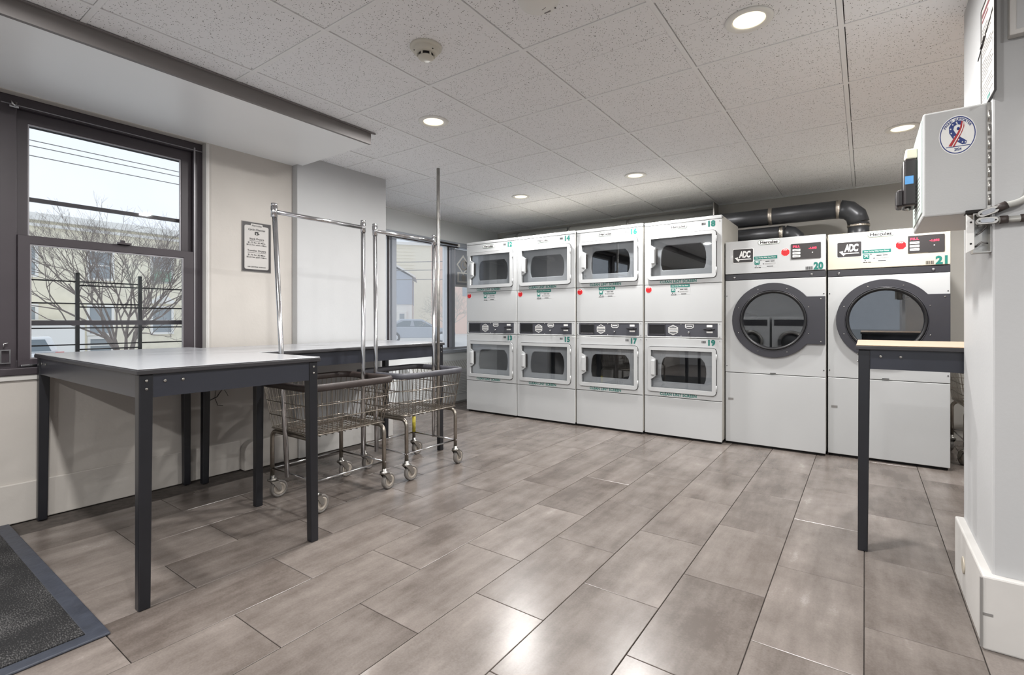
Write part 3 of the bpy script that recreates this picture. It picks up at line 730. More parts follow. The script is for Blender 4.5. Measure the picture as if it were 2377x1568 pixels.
MB().tube([(-4.05, -.06, 2.08), (-1.32, -.06, 2.08)], .032, 12).build('thin_pipe', 'pipe_grey', gp)
MB().box(-1.315, -1.303, -.09, .1, 2.0, 2.30).build('hanger', 'zinc', gp)
for x in (-3.9, -3.1, -2.3): MB().tube([(x, 0, 2.19), (x + .03, 0, 2.19)], .060, 14).build('coupling', 'zinc', gp)
# ------------------------------------------------------------------ tables
def table(x0, x1, y0, y1, h, label, top='table_top', lean=()):
    t = thing('folding_table', label, 'table', ((x0 + x1) / 2, (y0 + y1) / 2, 0), 0, 'laundry folding tables')
    a, b = (x1 - x0) / 2, (y1 - y0) / 2
    MB().box(-a, a, -b, b, h - .004, h).build('tabletop', top, t, bevel=.0015, seg=1)
    MB().box(-a - .002, a + .002, -b - .002, b + .002, h - .022, h - .0045).build('top_edge', 'table_edge', t, bevel=.003)
    s = .044
    for sx, sy in ((-1, -1), (1, -1), (1, 1), (-1, 1)):
        cx, cy = sx * (a - .030), sy * (b - .030)
        fx, fy = cx + sx * .006, cy + sy * .006
        q, p = s / 2, s / 2 * .86
        v = [(fx - p, fy - p, 0), (fx + p, fy - p, 0), (fx + p, fy + p, 0), (fx - p, fy + p, 0), (cx - q, cy - q, h - .022), (cx + q, cy - q, h - .022), (cx + q, cy + q, h - .022), (cx - q, cy + q, h - .022)]
        lg = MB().add(v, [(0, 3, 2, 1), (4, 5, 6, 7), (0, 1, 5, 4), (1, 2, 6, 5), (2, 3, 7, 6), (3, 0, 4, 7)]).build('leg', 'table_leg', t, bevel=.004)
        for dz in (.045, .075): MB().lathe([(.005, 0), (.005, sx * .003), (.003, sx * .004)], (cx + sx * q, cy, h - dz), 'X', 8).build('bolt', 'zinc', lg)
    e, ht, hb = .012, h - .022, h - .108
    MB().box(-a + .05, a - .05, -b + e, -b + e + .004, hb, ht).build('apron', 'table_steel', t)
    MB().box(-a + .05, a - .05, b - e - .004, b - e, hb, ht).build('apron', 'table_steel', t)
    MB().box(-a + e, -a + e + .004, -b + .05, b - .05, hb, ht).build('apron', 'table_steel', t)
    MB().box(a - e - .004, a - e, -b + .05, b - .05, hb, ht).build('apron', 'table_steel', t)
    for yy in (-b + .09, -b + .15): MB().lathe([(.006, 0), (.006, .003), (.003, .004)], (a - e, yy, h - .05), 'X', 8).build('bolt', 'zinc', t)
    for xx in (-a + .09, -a + .16): MB().lathe([(.006, 0), (.006, -.003), (.003, -.004)], (xx, -b + e, h - .05), 'Y', 8).build('bolt', 'zinc', t)
    return t
table(-3.545, -2.112, .664, 1.392, .873, 'grey-topped black steel folding table in front, set crosswise to the brown window')
table(-3.472, -2.762, 1.42, 2.94, .868, 'grey-topped black steel folding table along the pilaster wall behind the carts')
table(-.032, 1.30, 2.746, 3.42, .936, 'tan-topped dark steel folding table behind the right pillar', 'tan_top')

# ------------------------------------------------------------------ wire laundry carts
def loop(hx, hy, r, n):
    pts = []; seq = rrect(-hx, hx, -hy, hy, r, 4)
    L = [0]
    for i in range(len(seq)): L.append(L[-1] + math.dist(seq[i], seq[(i + 1) % len(seq)]))
    for k in range(n):
        d = L[-1] * k / n; i = max(j for j in range(len(seq)) if L[j] <= d + 1e-9)
        f = (d - L[i]) / max(1e-9, L[i + 1] - L[i]); a, b = seq[i], seq[(i + 1) % len(seq)]
        pts.append((a[0] + (b[0] - a[0]) * f, a[1] + (b[1] - a[1]) * f))
    return pts
_caster = {}
def caster(parent, x, y, rz):
    if not _caster:
        _caster['f'] = MB().lathe([(.014, .135), (.014, .118), (.026, .116), (.026, .106), (.012, .104)], (0, 0, 0), 'Z', 14).prism([(-.022, .105), (.026, .105), (.048, .06), (.045, .04), (.032, .04), (.0, .085)], -.022, -.0195, 'YZ').prism([(-.022, .105), (.026, .105), (.048, .06), (.045, .04), (.032, .04), (.0, .085)], .0195, .022, 'YZ').box(-.022, .022, -.02, .028, .101, .106).build('caster', 'zinc', parent, bevel=0)
        f = _caster['f']
        _caster['t'] = MB().lathe([(.036, -.014), (.047, -.014), (.050, -.009), (.050, .009), (.047, .014), (.036, .014)], (0, .038, .05), 'X', 28, ring=True).build('tyre', 'wheel_tyre', f)
        _caster['w'] = MB().lathe([(0, -.017), (.012, -.017), (.013, -.012), (.024, -.011), (.026, -.014), (.036, -.014), (.0365, 0), (.036, .014), (.026, .014), (.024, .011), (.013, .012), (.012, .017), (0, .017)], (0, .038, .05), 'X', 28).build('wheel', 'wheel_grey', f)
        MB().tube([(-.024, .038, .05), (.024, .038, .05)], .005, 8).build('axle', 'zinc', f)
        o = f
    else:
        o = copy_tree(_caster['f'], parent)
    o.location = (x, y, 0); o.rotation_euler = (0, 0, rz)
    return o
def cart(label, x, y, rz, rim_mat, swivel, poles, tall=None, yellow=False):
    t = thing('laundry_cart', label, 'cart', (x, y, 0), rz, 'wire laundry carts')
    HX, HY = .255, .293
    N = 60
    top, bot = loop(HX, HY, .07, N), loop(.218, .252, .05, N)
    zt, zb = .672, .42
    b = MB()
    at = lambda i, f: (bot[i][0] + (top[i][0] - bot[i][0]) * f, bot[i][1] + (top[i][1] - bot[i][1]) * f, zb + (zt - zb) * f)
    for i in range(N): b.tube([at(i, 0), at(i, 1)], .0021, 4, cap=False)
    for f in (.02, .34, .66): b.tube([at(i, f) for i in range(N)], .0032, 5, closed=True)
    for f in (.36, .68):
        pass
    for k in range(17):
        xx = -.205 + .41 * k / 16; b.tube([(xx, -.245, zb), (xx, .245, zb)], .0021, 4, cap=False)
    for k in range(13):
        yy = -.24 + .48 * k / 12; b.tube([(-.212, yy, zb - .005), (.212, yy, zb - .005)], .0026, 4, cap=False)
    b.build('wire_basket', 'cart_wire', t)
    MB().tube([(p[0], p[1], .684) for p in loop(HX, HY, .07, 40)], .021, 8, closed=True, sx=.5, up=(0, 0, 1)).build('rim', rim_mat, t)
    for s in (-1, 1):
        yy = s * .235; c = []
        for i in range(6):
            a = PI - PI / 2 * i / 5; c.append((-.17 + .045 * math.cos(a), yy, .355 + .045 * math.sin(a)))
        leg = [(-.215, yy, .13)] + c + [(-p[0], p[1], p[2]) for p in reversed(c)] + [(.215, yy, .13)]
        MB().tube(leg, .0125, 10).build('leg_frame', 'cart_wire', t)
    for sx in (-1, 1): MB().tube([(sx * .215, -.25, .178), (sx * .215, .25, .178)], .0055, 8).build('lower_rail', 'chrome', t)
    for sy in (-1, 1): MB().tube([(-.23, sy * .235, .178), (.23, sy * .235, .178)], .0055, 8).build('lower_rail', 'chrome', t)
    for sx in (-1, 1): MB().tube([(sx * .12, -.24, .408), (sx * .12, .24, .408)], .008, 8).build('basket_bearer', 'cart_wire', t)
    k = 0
    for sx, sy in ((-1, -1), (1, -1), (1, 1), (-1, 1)):
        caster(t, sx * .215, sy * .235, swivel[k]); k += 1
    if poles:
        tops = []
        for (px, py), (qx, qy), zz in poles:
            p = MB().tube([(px, py, .17), (px + (qx - px) * .35, py + (qy - py) * .35, .70), (qx, qy, zz)], .0135, 12).build('hanger_pole', 'chrome', t)
            MB().tube([(qx, qy, zz - .012), (qx, qy, zz + .006)], .0165, 12).build('pole_cap', 'chrome', p)
            tops.append((qx, qy, zz - .04))
        MB().tube([tops[0], tops[1]], .0125, 12).build('hanger_rail', 'chrome', t)
        for q in tops: MB().tube([(q[0], q[1], q[2] - .03), (q[0], q[1], q[2] + .03)], .0175, 12).build('rail_socket', 'chrome', t)
    if tall: MB().tube([(tall[0], tall[1], .17), (tall[0], tall[1], tall[2])], .0125, 12).build('single_pole', 'zinc', t)
    if yellow: MB().tube([(-.215, .235, .18), (-.215, .235, .30)], .0131, 10).build('yellow_tape', 'yellow', t)
    return t
cart('front wire laundry cart with a brown rim and an empty chrome hanging frame', -2.622, 1.79, 0, 'cart_rim', (-.05, .2, .15, .0),
     [((-.008, -.262), (-.05, -.315), 1.69), ((0, .245), (.0, .245), 1.68)])
mat('cart_rim_grey', srgb(74, 74, 80), .5, var=.15, scale=20, bump=.3, bscale=80)
cart('rear wire laundry cart with a dark grey rim and a tall single pole', -2.635, 2.455, 0, 'cart_rim_grey', (.1, .0, .2, .1),
     [((-.02, -.285), (-.02, -.30), 1.68), ((-.01, .243), (-.005, .24), 1.68)], (.018, .262, 2.19), True)
cart('wire laundry cart parked beside dryer 21, mostly hidden by the pillar', .79, 5.02, .05, 'cart_rim_grey', (.2, .4, .6, .3), None)

# ------------------------------------------------------------------ pillar fittings
cm_ = thing('change_machine', 'off-white metal change machine mounted on the pillar with a round ribbon sticker', 'change machine', (.162, 2.2, 1.40))
MB().box(0, .166, 0, .405, 0, .355).build('cabinet', 'cabinet_grey', cm_, bevel=.006)
MB().box(.160, .170, -.006, -.0005, .0, .352).build('hinge_strip', 'zinc', cm_)
for i in range(7): MB().tube([(.165, -.006, .02 + .045 * i), (.165, -.006, .055 + .045 * i)], .004, 8).build('hinge_knuckle', 'zinc', cm_)
MB().box(-.003, 0, .02, .385, .02, .34).build('front_door', 'mint', cm_, bevel=.001, seg=1)
b = MB()
for i in range(9): b.box(-.0038, -.003, .08, .30, .045 + .014 * i, .049 + .014 * i)
b.build('front_print', 'grey_print', cm_)
ba = MB().box(-.045, -.003, .16, .27, .075, .25).build('bill_acceptor', 'plastic_black', cm_, bevel=.008)
MB().box(-.066, -.04, .17, .25, .075, .14).build('bill_tray', 'plastic_black', ba, bevel=.008)
MB().box(-.038, -.003, .165, .265, .25, .288).build('acceptor_hood', 'plastic_beige', ba, bevel=.005)
MB().box(-.040, -.015, .1585, .16, .155, .185).build('blue_light_patch', 'blue_light_paint', ba)  # the acceptor's blue light, painted as a flat blue patch
MB().lathe([(.01, 0), (.008, -.012), (0, -.014)], (-.03, .2, .075), 'Z', 10).build('release_knob', 'zinc', ba)
# ribbon sticker on the cabinet side
SX, SZ, SR = .0885, .272, .047
stk = MB().prism(circ(SX, SZ, SR, 40), -.0008, 0).build('ribbon_sticker', 'white_print', cm_)
MB().prism([circ(SX, SZ, SR * .95, 40), circ(SX, SZ, SR * .90, 40)], -.0014, -.0006).box(SX - SR * .62, SX + SR * .66, -.0014, -.0006, SZ - SR * .60, SZ - SR * .565).build('sticker_ring', 'navy', stk)
u = SR
rib_l = [(.22, .70), (-.05, .74), (-.30, .66), (-.45, .45), (-.44, .15), (-.25, -.15), (.05, -.38), (.26, -.52), (.46, -.50), (.50, -.38), (.36, -.26), (.12, -.10), (-.10, .10), (-.22, .30), (-.18, .46), (.0, .55), (.16, .50)]
MB().prism([(SX + a * u, SZ + c * u) for a, c in rib_l], -.0014, -.0006).build('ribbon_blue', 'navy', stk)
rib_r = [(.22, .70), (.34, .60), (.36, .40), (.25, .12), (-.16, -.58), (-.48, -.52), (-.30, -.28), (.0, .12), (.14, .36), (.16, .50)]
MB().prism([(SX + a * u, SZ + c * u) for a, c in rib_r], -.0020, -.0012).build('ribbon_red', 'flag_red', stk)
MB().prism([(SX + a * u, SZ + c * u) for a, c in ((.30, .62), (.33, .58), (.30, .36), (.16, .05), (-.26, -.57), (-.31, -.56), (.10, .06), (.24, .36), (.27, .58))], -.0024, -.0018).build('ribbon_stripe', 'white_print', stk)
b = MB()
for a, c in ((-.05, .64), (-.25, .55), (-.36, .34), (-.33, .12), (-.16, -.08), (.06, -.26), (.26, -.40), (.42, -.42), (-.02, .58)):
    b.prism([(SX + (a + (.055 if i % 2 == 0 else .024) * math.sin(i * PI / 5)) * u, SZ + (c + (.055 if i % 2 == 0 else .024) * math.cos(i * PI / 5)) * u) for i in range(10)], -.0019, -.0013)
b.build('ribbon_stars', 'white_print', stk)
for i, ch in enumerate('PROUD SUPPORTER'):
    if ch == ' ': continue
    a = PI * .5 + 1.0 - 2.0 * i / 14
    o = lettering('sticker_letter', ch, 'navy', stk, 0, 0, 0, None, .0062, bold=.03)
    o.location = (SX + SR * .80 * math.cos(a), -.0016, SZ + SR * .80 * math.sin(a)); o.rotation_euler = (0, -(a - PI / 2), 0)
o = lettering('sticker_year', '2024', 'navy', stk, SX + .001, -.0016, SZ - SR * .73, None, .0068, bold=.03)
MB().lathe([(.004, 0), (.004, -.001)], (SX + .002, -.0012, SZ + SR * .32), 'Y', 6).build('sticker_emblem', 'navy', stk)

stk.scale = (1, 1, 1.38); stk.location = (0, 0, SZ * (1 - 1.38) - .008)
jb = thing('junction_box', 'open galvanised junction box under the change machine', 'junction box', (.27, 2.188, 1.268))
MB().prism([rect(.018, .062, .0, .128), rect(.021, .059, .003, .125)], .002, .05, 'XZ').box(.018, .062, .046, .05, 0, .128).build('box', 'zinc', jb)
MB().prism([(0, 0), (.021, .012), (.021, .104), (0, .128)], 0, .003, 'XZ').build('cover_plate', 'white_print', jb, bevel=.001, seg=1)
for z in (.03, .1): MB().lathe([(.003, 0), (.003, -.002)], (.012, 0, z), 'Y', 8).build('screw', 'dark_void', jb)
MB().tube([(.03, .02, .09), (.045, .01, .10), (.052, .015, .085), (.04, .02, .07), (.028, .015, .06)], .003, 6).tube([(.025, .02, .02), (.04, .012, .035), (.055, .02, .03)], .003, 6).build('loose_wire', 'grey_print', jb)
MB().box(.0, .06, .0, .045, .131, .140).build('top_bracket', 'dark_void', jb)
cdt = thing('conduit', 'pair of metal conduits with cast fittings running onto the pillar front', 'conduit', (.33, 2.16, 1.37))
def fitting(ax, az, ang):
    c, s_ = math.cos(ang), math.sin(ang)
    f = MB().prism(stadium(0, 0, .052, .022), -.012, .010).build('cast_fitting', 'zinc', cdt, bevel=.004)
    f.location = (ax, 0, az); f.rotation_euler = (0, -ang, 0)
    g = MB().prism(stadium(0, 0, .034, .013), -.0145, -.0115).build('fitting_cover', 'chrome', f, bevel=.001)
    for q in (-.019, .019): MB().lathe([(.0022, 0), (.0022, -.0015)], (q, -.0125, 0), 'Y', 8).build('screw', 'dark_void', f)
fitting(-.012, .022, .35); fitting(-.014, -.006, 0)
pts = [(.012, 0, .031), (.03, 0, .038)] + [(.035 + .06 * math.sin(a), 0, .10 - .06 * math.cos(a)) for a in [PI / 2 * i / 8 for i in range(1, 9)]] + [(.097, 0, .30), (.10, 0, .55)]
MB().tube(pts, .0105, 10).build('conduit_pipe', 'pipe_grey', cdt)
MB().tube([(.012, 0, -.006), (.75, 0, -.006)], .0095, 10).build('conduit_pipe', 'pipe_grey', cdt)
for a, z in ((.022, .033), ): MB().tube([(.008, 0, .029), (.032, 0, .04)], .013, 10).build('coupling', 'cart_rim', cdt)
for a in (.016, .062): MB().tube([(a, 0, -.006), (a + .018, 0, -.006)], .0125, 10).build('coupling', 'cart_rim', cdt)
po = thing('notice_poster', 'framed printed notice on the pillar above the change machine', 'poster', (.332, 2.12, 1.765))
MB().box(-.004, 0, 0, .212, 0, .345).build('backing', 'poster_paper', po)
MB().prism([rect(-.004, .216, -.004, .349), rect(.0, .212, .0, .345)], -.006, 0, 'YZ').build('frame', 'sign_black', po)
b = MB(); rs = random.Random(5)
for i in range(22):
    z = .27 - i * .0115
    if i in (4, 9, 16): continue
    y1 = .198; y0 = rs.uniform(.02, .06) if i % 5 else rs.uniform(.09, .13)
    b.box(-.0046, -.004, y0, y1, z, z + .0035)
b.build('small_print', 'grey_print', po)
MB().box(-.0046, -.004, .06, .2, .315, .328).box(-.0046, -.004, .1, .2, .298, .306).build('title_print', 'maroon_print', po)
MB().box(-.0046, -.004, .07, .12, .008, .02).build('footer_print', 'teal', po)
wb = thing('wall_box', 'grey cover panel with a thin black antenna high on the pillar front', 'wall box', (.378, 2.181, 1.945))
MB().box(0, .40, -.028, 0, 0, .33).build('cover', 'wall_paint', wb, bevel=.004)
MB().prism([rect(-.012, .412, -.012, .342), rect(.004, .396, .004, .326)], -.032, 0).build('cover_frame', 'trim_white', wb, bevel=.003)
an = MB().tube([(.001, -.03, .32), (-.045, -.031, .111), (-.084, -.031, -.071)], .0016, 6).build('antenna', 'plastic_black', wb)
MB().tube([(-.068, -.031, .005), (-.077, -.031, -.034)], .0034, 8).build('antenna_sleeve', 'plastic_black', an)

# ------------------------------------------------------------------ left side fittings
sg = thing('price_sign', 'black-bordered dryer price sign on the wall beside the brown window', 'sign', (XL, 1.737, 1.395))
W_, H_ = .205, .35
MB().box(0, .004, 0, W_, 0, H_).build('board', 'sign_black', sg)
MB().prism([rect(-.003, W_ + .003, -.003, H_ + .003), rect(0, W_, 0, H_)], 0, .0045, 'YZ').build('border', 'grey_print', sg)
MB().prism(rrect(.016, W_ - .016, .016, H_ - .022, .012), .004, .0048, 'YZ').build('paper', 'sign_paper', sg)
MB().prism(rrect(.06, .145, H_ - .034, H_ - .008, .006), .0048, .0054, 'YZ').build('badge', 'sign_paper', sg)
XS = .0057
for s_, cz, w_, h_, bo, sh in (('Hercules', H_ - .021, .07, .014, .02, 0), ('Cycle Changes', .298, .122, .019, .018, .25), ('Stack Dryers', .232, .104, .0165, .02, 0),
                               ('$1.75 for 45 Mins.', .206, .128, .0125, .014, 0), ("$0.25 for add'l 5 Mins.", .190, .146, .0125, .014, 0), ('Tumbler Dryers', .148, .134, .0165, .02, 0),
                               ('$1.75 for 30 Mins.', .118, .128, .0125, .014, 0), ("$0.25 for add'l 3 Mins.", .102, .146, .0125, .014, 0), ('180 CENTRAL AVENUE', .033, .128, .0085, .02, 0)):
    lettering('sign_lettering', s_, 'black_print', sg, W_ / 2, XS, cz, w_, h_, bold=bo, shear=sh, axis='X')
MB().box(.005, XS, .052, .154, .2185, .2205).box(.005, XS, .037, .171, .1345, .1365).build('underline', 'black_print', sg)
MB().prism([rrect(.088, .114, .262, .286, .003), circ(.101, .271, .006, 14)], .005, XS, 'YZ').box(.005, XS, .114, .122, .266, .272).build('washer_icon', 'black_print', sg)

dm = thing('entrance_mat', 'dark speckled carpet mat with a rubber border', 'floor mat', (-2.8, .06, 0))
MB().box(-.70, .70, -.47, .455, .001, .011).build('carpet', 'mat_carpet', dm)
MB().prism([rect(-.753, .753, -.52, .51), rect(-.70, .70, -.47, .455)], .0005, .009, 'XY').build('rubber_border', 'mat_rubber', dm, bevel=.004)
wr = MB()
wp = lambda px, py: (XL + .006, (lambda l: 3.556 * (.8145 + .58 * l) / (.58 - .8145 * l))((px - 1188.5) / 1150.2), 1.05 - (py - 742.5) / 1150.2 * 3.556 / (.58 - .8145 * (px - 1188.5) / 1150.2))
wr.tube([wp(520, 880), wp(517, 905), wp(505, 922), wp(485, 932)], .0028, 6).tube([wp(512, 880), wp(503, 905), wp(500, 925), wp(507, 942), wp(519, 943)], .0018, 6).tube([wp(515, 885), wp(522, 905), wp(531, 920)], .0015, 6)
tag(wr.build('loose_wire', 'plastic_black'), 'loose black wires dangling on the wall under the tables', 'wire')

ht = thing('wall_heater', 'white louvred heating unit below the far window', 'heater', (XREC, 4.62, 0))
MB().prism([(0, .0), (.17, .0), (.19, .03), (.19, .42), (.10, .53), (0, .53)], -.74, .74, 'XZ').build('casing', 'enamel', ht, bevel=.004)
gr = MB()
for i in range(34):
    y = -.68 + 1.36 * i / 33
    gr.add([(.105, y, .5265), (.185, y, .4285), (.185, y + .022, .4285), (.105, y + .022, .5265), (.107, y, .529), (.187, y, .431), (.187, y + .022, .431), (.107, y + .022, .529)], [(0, 1, 2, 3), (4, 5, 6, 7), (0, 1, 5, 4), (1, 2, 6, 5), (2, 3, 7, 6), (3, 0, 4, 7)])
gr.build('top_grille', 'pipe_grey', ht)
for i in range(14): MB().box(.188, .196, -.70, .70, .12 + .02 * i, .132 + .02 * i).build('louvre', 'enamel', ht)
ol = thing('wall_outlet', 'small grey wall outlet left of the heating unit', 'outlet', (XREC, 3.72, .46))
MB().box(0, .012, -.045, .045, -.05, .05).build('plate', 'alu', ol, bevel=.004)
for z in (-.022, .022): MB().box(.012, .014, -.012, .012, z - .012, z + .012).build('socket', 'dark_void', ol)
ws = thing('window_sign', 'dark window sign with a white diamond and square emblem', 'sign', (XREC - .05, 4.885, 1.515))
MB().box(0, .008, 0, .52, 0, .465).build('board', 'alu_dark', ws)
MB().prism([[(.15, .40), (.02, .265), (.15, .135), (.28, .265)], [(.15, .372), (.047, .265), (.15, .163), (.253, .265)]], .008, .012, 'YZ').build('diamond_outline', 'white_print', ws)
MB().prism([circ(.17, .265, .07, 20), circ(.17, .265, .05, 20)], .008, .012, 'YZ').prism(circ(.19, .28, .035, 16), .008, .012, 'YZ').build('diamond_emblem', 'sign_paper', ws)
MB().prism([rect(.035, .27, .03, .165), rect(.065, .25, .05, .15)], .0081, .013, 'YZ').build('square_outline', 'white_print', ws)
MB().prism(circ(.16, .095, .042, 18), .008, .0125, 'YZ').build('square_emblem', 'sign_paper', ws)
MB().box(0, .014, -.01, .53, -.03, .0).build('lower_bar', 'alu', ws)

# ------------------------------------------------------------------ washers opposite (seen only as reflections)
def washer(x, label):
    t = thing('front_load_washer', label, 'washer', (x, -2.15, 0), PI, 'front-load washers behind the viewer')
    MB().box(-.34, .34, 0, .75, .02, 1.1).build('body', 'enamel', t, bevel=.01)
    MB().box(-.34, .34, .75, .8, .9, 1.12).build('splash_back', 'enamel', t)
    MB().box(-.30, .30, -.006, 0, .93, 1.05).build('control_strip', 'charcoal', t, bevel=.003)
    dr = MB().lathe([(.23, 0), (.235, -.03), (.2, -.05), (.17, -.03), (.17, 0)], (0, 0, .60), 'Y', 32, ring=True).build('door', 'zinc', t)
    MB().lathe([(0, -.04), (.1, -.035), (.17, -.01), (.17, 0)], (0, 0, .60), 'Y', 28).build('glass', 'black', dr)
    MB().box(.17, .22, -.07, -.03, .54, .66).build('handle', 'charcoal', dr, bevel=.006)
washer(-1.18, 'white front-load washer behind the viewer, nearer the shop window')
washer(-1.90, 'white front-load washer behind the viewer, nearer the corner')
# ------------------------------------------------------------------ the street outside, its washed-out haze put into pale colours
mat('asphalt', srgb(206, 206, 204), .9, var=.06, scale=.6)
mat('tan_brick', srgb(242, 236, 218), .9, var=.05, scale=3, bump=.4, bscale=20)
mat('tan_siding', srgb(244, 238, 220), .9, var=.03)
mat('trim_pale', srgb(244, 243, 240), .7)
mat('pane_far', srgb(160, 168, 174), .3)
mat('blue_siding', srgb(186, 194, 208), .9, var=.03)
mat('pink_brick', srgb(238, 206, 190), .9, var=.04)
mat('roof_grey', srgb(140, 138, 138), .9, var=.06)
mat('bark', srgb(140, 131, 126), .9, var=.15, scale=8)
mat('twig_pale', srgb(196, 190, 178), .9)
mat('car_white', srgb(236, 238, 240), .25, coat=.3)
mat('car_silver', srgb(196, 202, 212), .25, coat=.3)
mat('car_dark_hazed', srgb(172, 178, 188), .25, coat=.3)
mat('car_glass', srgb(120, 132, 140), .1)
mat('tail_red', srgb(214, 90, 92), .3)
mat('green_unit', srgb(150, 176, 158), .6)
GZ = -1.35
g = MB()
nx, ny = 2, 12
ys = [-60, -20, 0, 8, 12, 16, 20, 25, 30, 36, 50, 90]
zz = [GZ, GZ, GZ, GZ, GZ + .1, GZ + .35, GZ + .7, GZ + 1.0, GZ + 1.25, GZ + 1.4, GZ + 1.5, GZ + 1.6]
g.add([(x, y, z) for y, z in zip(ys, zz) for x in (-110, -4.7)], [(2 * i, 2 * i + 1, 2 * i + 3, 2 * i + 2) for i in range(len(ys) - 1)])
struct(g.build('street_ground', 'asphalt'), 'pale street and pavement outside the windows')
struct(MB().box(-4.7, 60, -60, -3.35, -.3, -.06).build('pavement_ground', 'asphalt'), 'pavement in front of the shop window')
def hit(px, py, X): # a point at a given distance X on the sight line of the survey position
    l = (px - 1188.5) / 1150.2; t = X / (-.58 + .8145 * l)
    return (X, t * (.8145 + .58 * l), 1.05 - (py - 742.5) / 1150.2 * t)
def far_window(par, face, y, z, w, h, x0=0.05, green=False):
    f = MB().prism([rect(y - w / 2 - .12, y + w / 2 + .12, z - h / 2 - .12, z + h / 2 + .15), rect(y - w / 2, y + w / 2, z - h / 2, z + h / 2)], face, face + .1, 'YZ').build('window', 'trim_pale', par)
    MB().box(face + .01, face + .03, y - w / 2, y + w / 2, z - h / 2, z + h / 2).build('pane', 'pane_far', f)
    MB().box(face + .03, face + .06, y - w / 2, y + w / 2, z - .03, z + .03).build('meeting_rail', 'trim_pale', f)
    if green: MB().box(face + .02, face + .3, y - w * .4, y + w * .4, z - h / 2, z - h * .1).build('window_unit', 'green_unit', f)
bA = thing('brick_apartment_building', 'long tan brick apartment building across the street behind the bare tree', 'building', (-34, 0, GZ))
MB().box(-8, 0, -12, 24, 0, 7.4).build('wall', 'tan_brick', bA)
MB().box(-8.2, .35, -12.2, 24.2, 7.4, 7.75).box(-8, .18, -12, 24, 7.1, 7.25).build('cornice', 'trim_pale', bA)
MB().box(0, .06, -12, 24, 3.25, 3.4).build('belt_course', 'tan_siding', bA)
for i, y in enumerate((-8, -4.5, -1, 2.5, 5.9, 9.0, 11.9, 15, 18.5, 22)):
    far_window(bA, 0, y, 5.35, .95, 1.4, green=(i == 6)); far_window(bA, 0, y, 2.35, .95, 1.4)
for y in (7.4, 9.0): far_window(bA, 0, y, 1.0, .9, .7)
MB().prism([(11.1, 3.35), (12.7, 3.35), (11.9, 3.95)], 0, .25, 'YZ').build('pediment', 'trim_pale', bA)
gw = thing('garage_block', 'low cream garage block beside the white car', 'building', (-31, 0, GZ))
MB().box(-2.5, 0, -4, 7.6, 0, 2.25).build('wall', 'trim_pale', gw)
MB().box(-2.6, .1, -4.1, 7.7, 2.25, 2.4).build('coping', 'tan_siding', gw)

def car(label, x, y, rz, paint, suv):
    t = thing('parked_car', label, 'car', (x, y, 0), rz, 'cars parked in the street')
    # profile along local X (front +X), height Z, width along local Y
    if suv: low = [(-2.25, .35), (2.25, .35), (2.3, .75), (2.2, 1.0), (1.15, 1.1), (-2.2, 1.1), (-2.3, .8)]; cab = [(-2.2, 1.1), (1.15, 1.1), (.45, 1.7), (-1.95, 1.74)]
    else: low = [(-2.2, .3), (2.2, .3), (2.25, .6), (2.1, .82), (1.0, .95), (-1.6, .98), (-2.2, .92)]; cab = [(-1.75, .95), (1.05, .95), (.25, 1.42), (-1.0, 1.44)]
    MB().prism(low, -.88, .88).build('body', paint, t, bevel=.09, seg=3)
    MB().prism(cab, -.78, .78).build('cabin', paint, t, bevel=.08, seg=3)
    zc = sum(p[1] for p in cab) / 4; xc = sum(p[0] for p in cab) / 4
    for s in (-1, 1):
        for a, b in ((.06, .47), (.53, .94)):
            xb0, xb1 = cab[0][0] + (cab[1][0] - cab[0][0]) * a, cab[0][0] + (cab[1][0] - cab[0][0]) * b
            xt0, xt1 = cab[3][0] + (cab[2][0] - cab[3][0]) * a, cab[3][0] + (cab[2][0] - cab[3][0]) * b
            zb, zt_ = cab[0][1] + .06, cab[3][1] - .12
            MB().prism([(xb0 + .05, zb), (xb1 - .05, zb), (xt1, zt_), (xt0 + .05, zt_)], s * .775, s * .795).build('side_window', 'car_glass', t)
        MB().box(-2.31 if suv else -2.23, -2.05, s * .86, s * .90, .85 if suv else .66, 1.12 if suv else .86).build('tail_light', 'tail_red', t)
        for wx in (-1.4, 1.4):
            w_ = MB().lathe([(.2, -.1), (.33, -.1), (.34, 0), (.33, .1), (.2, .1)], (wx, s * .82, .34), 'Y', 24, ring=True).build('wheel', 'charcoal', t)
            MB().lathe([(0, -.11), (.06, -.11), (.21, -.09), (.21, .09), (.06, .11), (0, .11)], (wx, s * .82, .34), 'Y', 10, False).build('hubcap', 'alu', w_)
    MB().prism([(cab[1][0] - .08, cab[1][1] + .05), (cab[2][0] + .03, cab[2][1] - .06), (cab[2][0] + .09, cab[2][1] - .06), (cab[1][0] - .0, cab[1][1] + .05)], -.66, .66).build('windscreen', 'car_glass', t)
    return t
c1 = car('white sport utility car with a red tail light at the left of the brown window', -27, 3.45, -PI / 2, 'car_white', True); c1.location.z = GZ
c2 = car('silver car parked at the right of the brown window', -24, 11.2, -PI / 2, 'car_silver', False); c2.location.z = GZ - .05
c2.scale = (1.05, 1, 1.2)
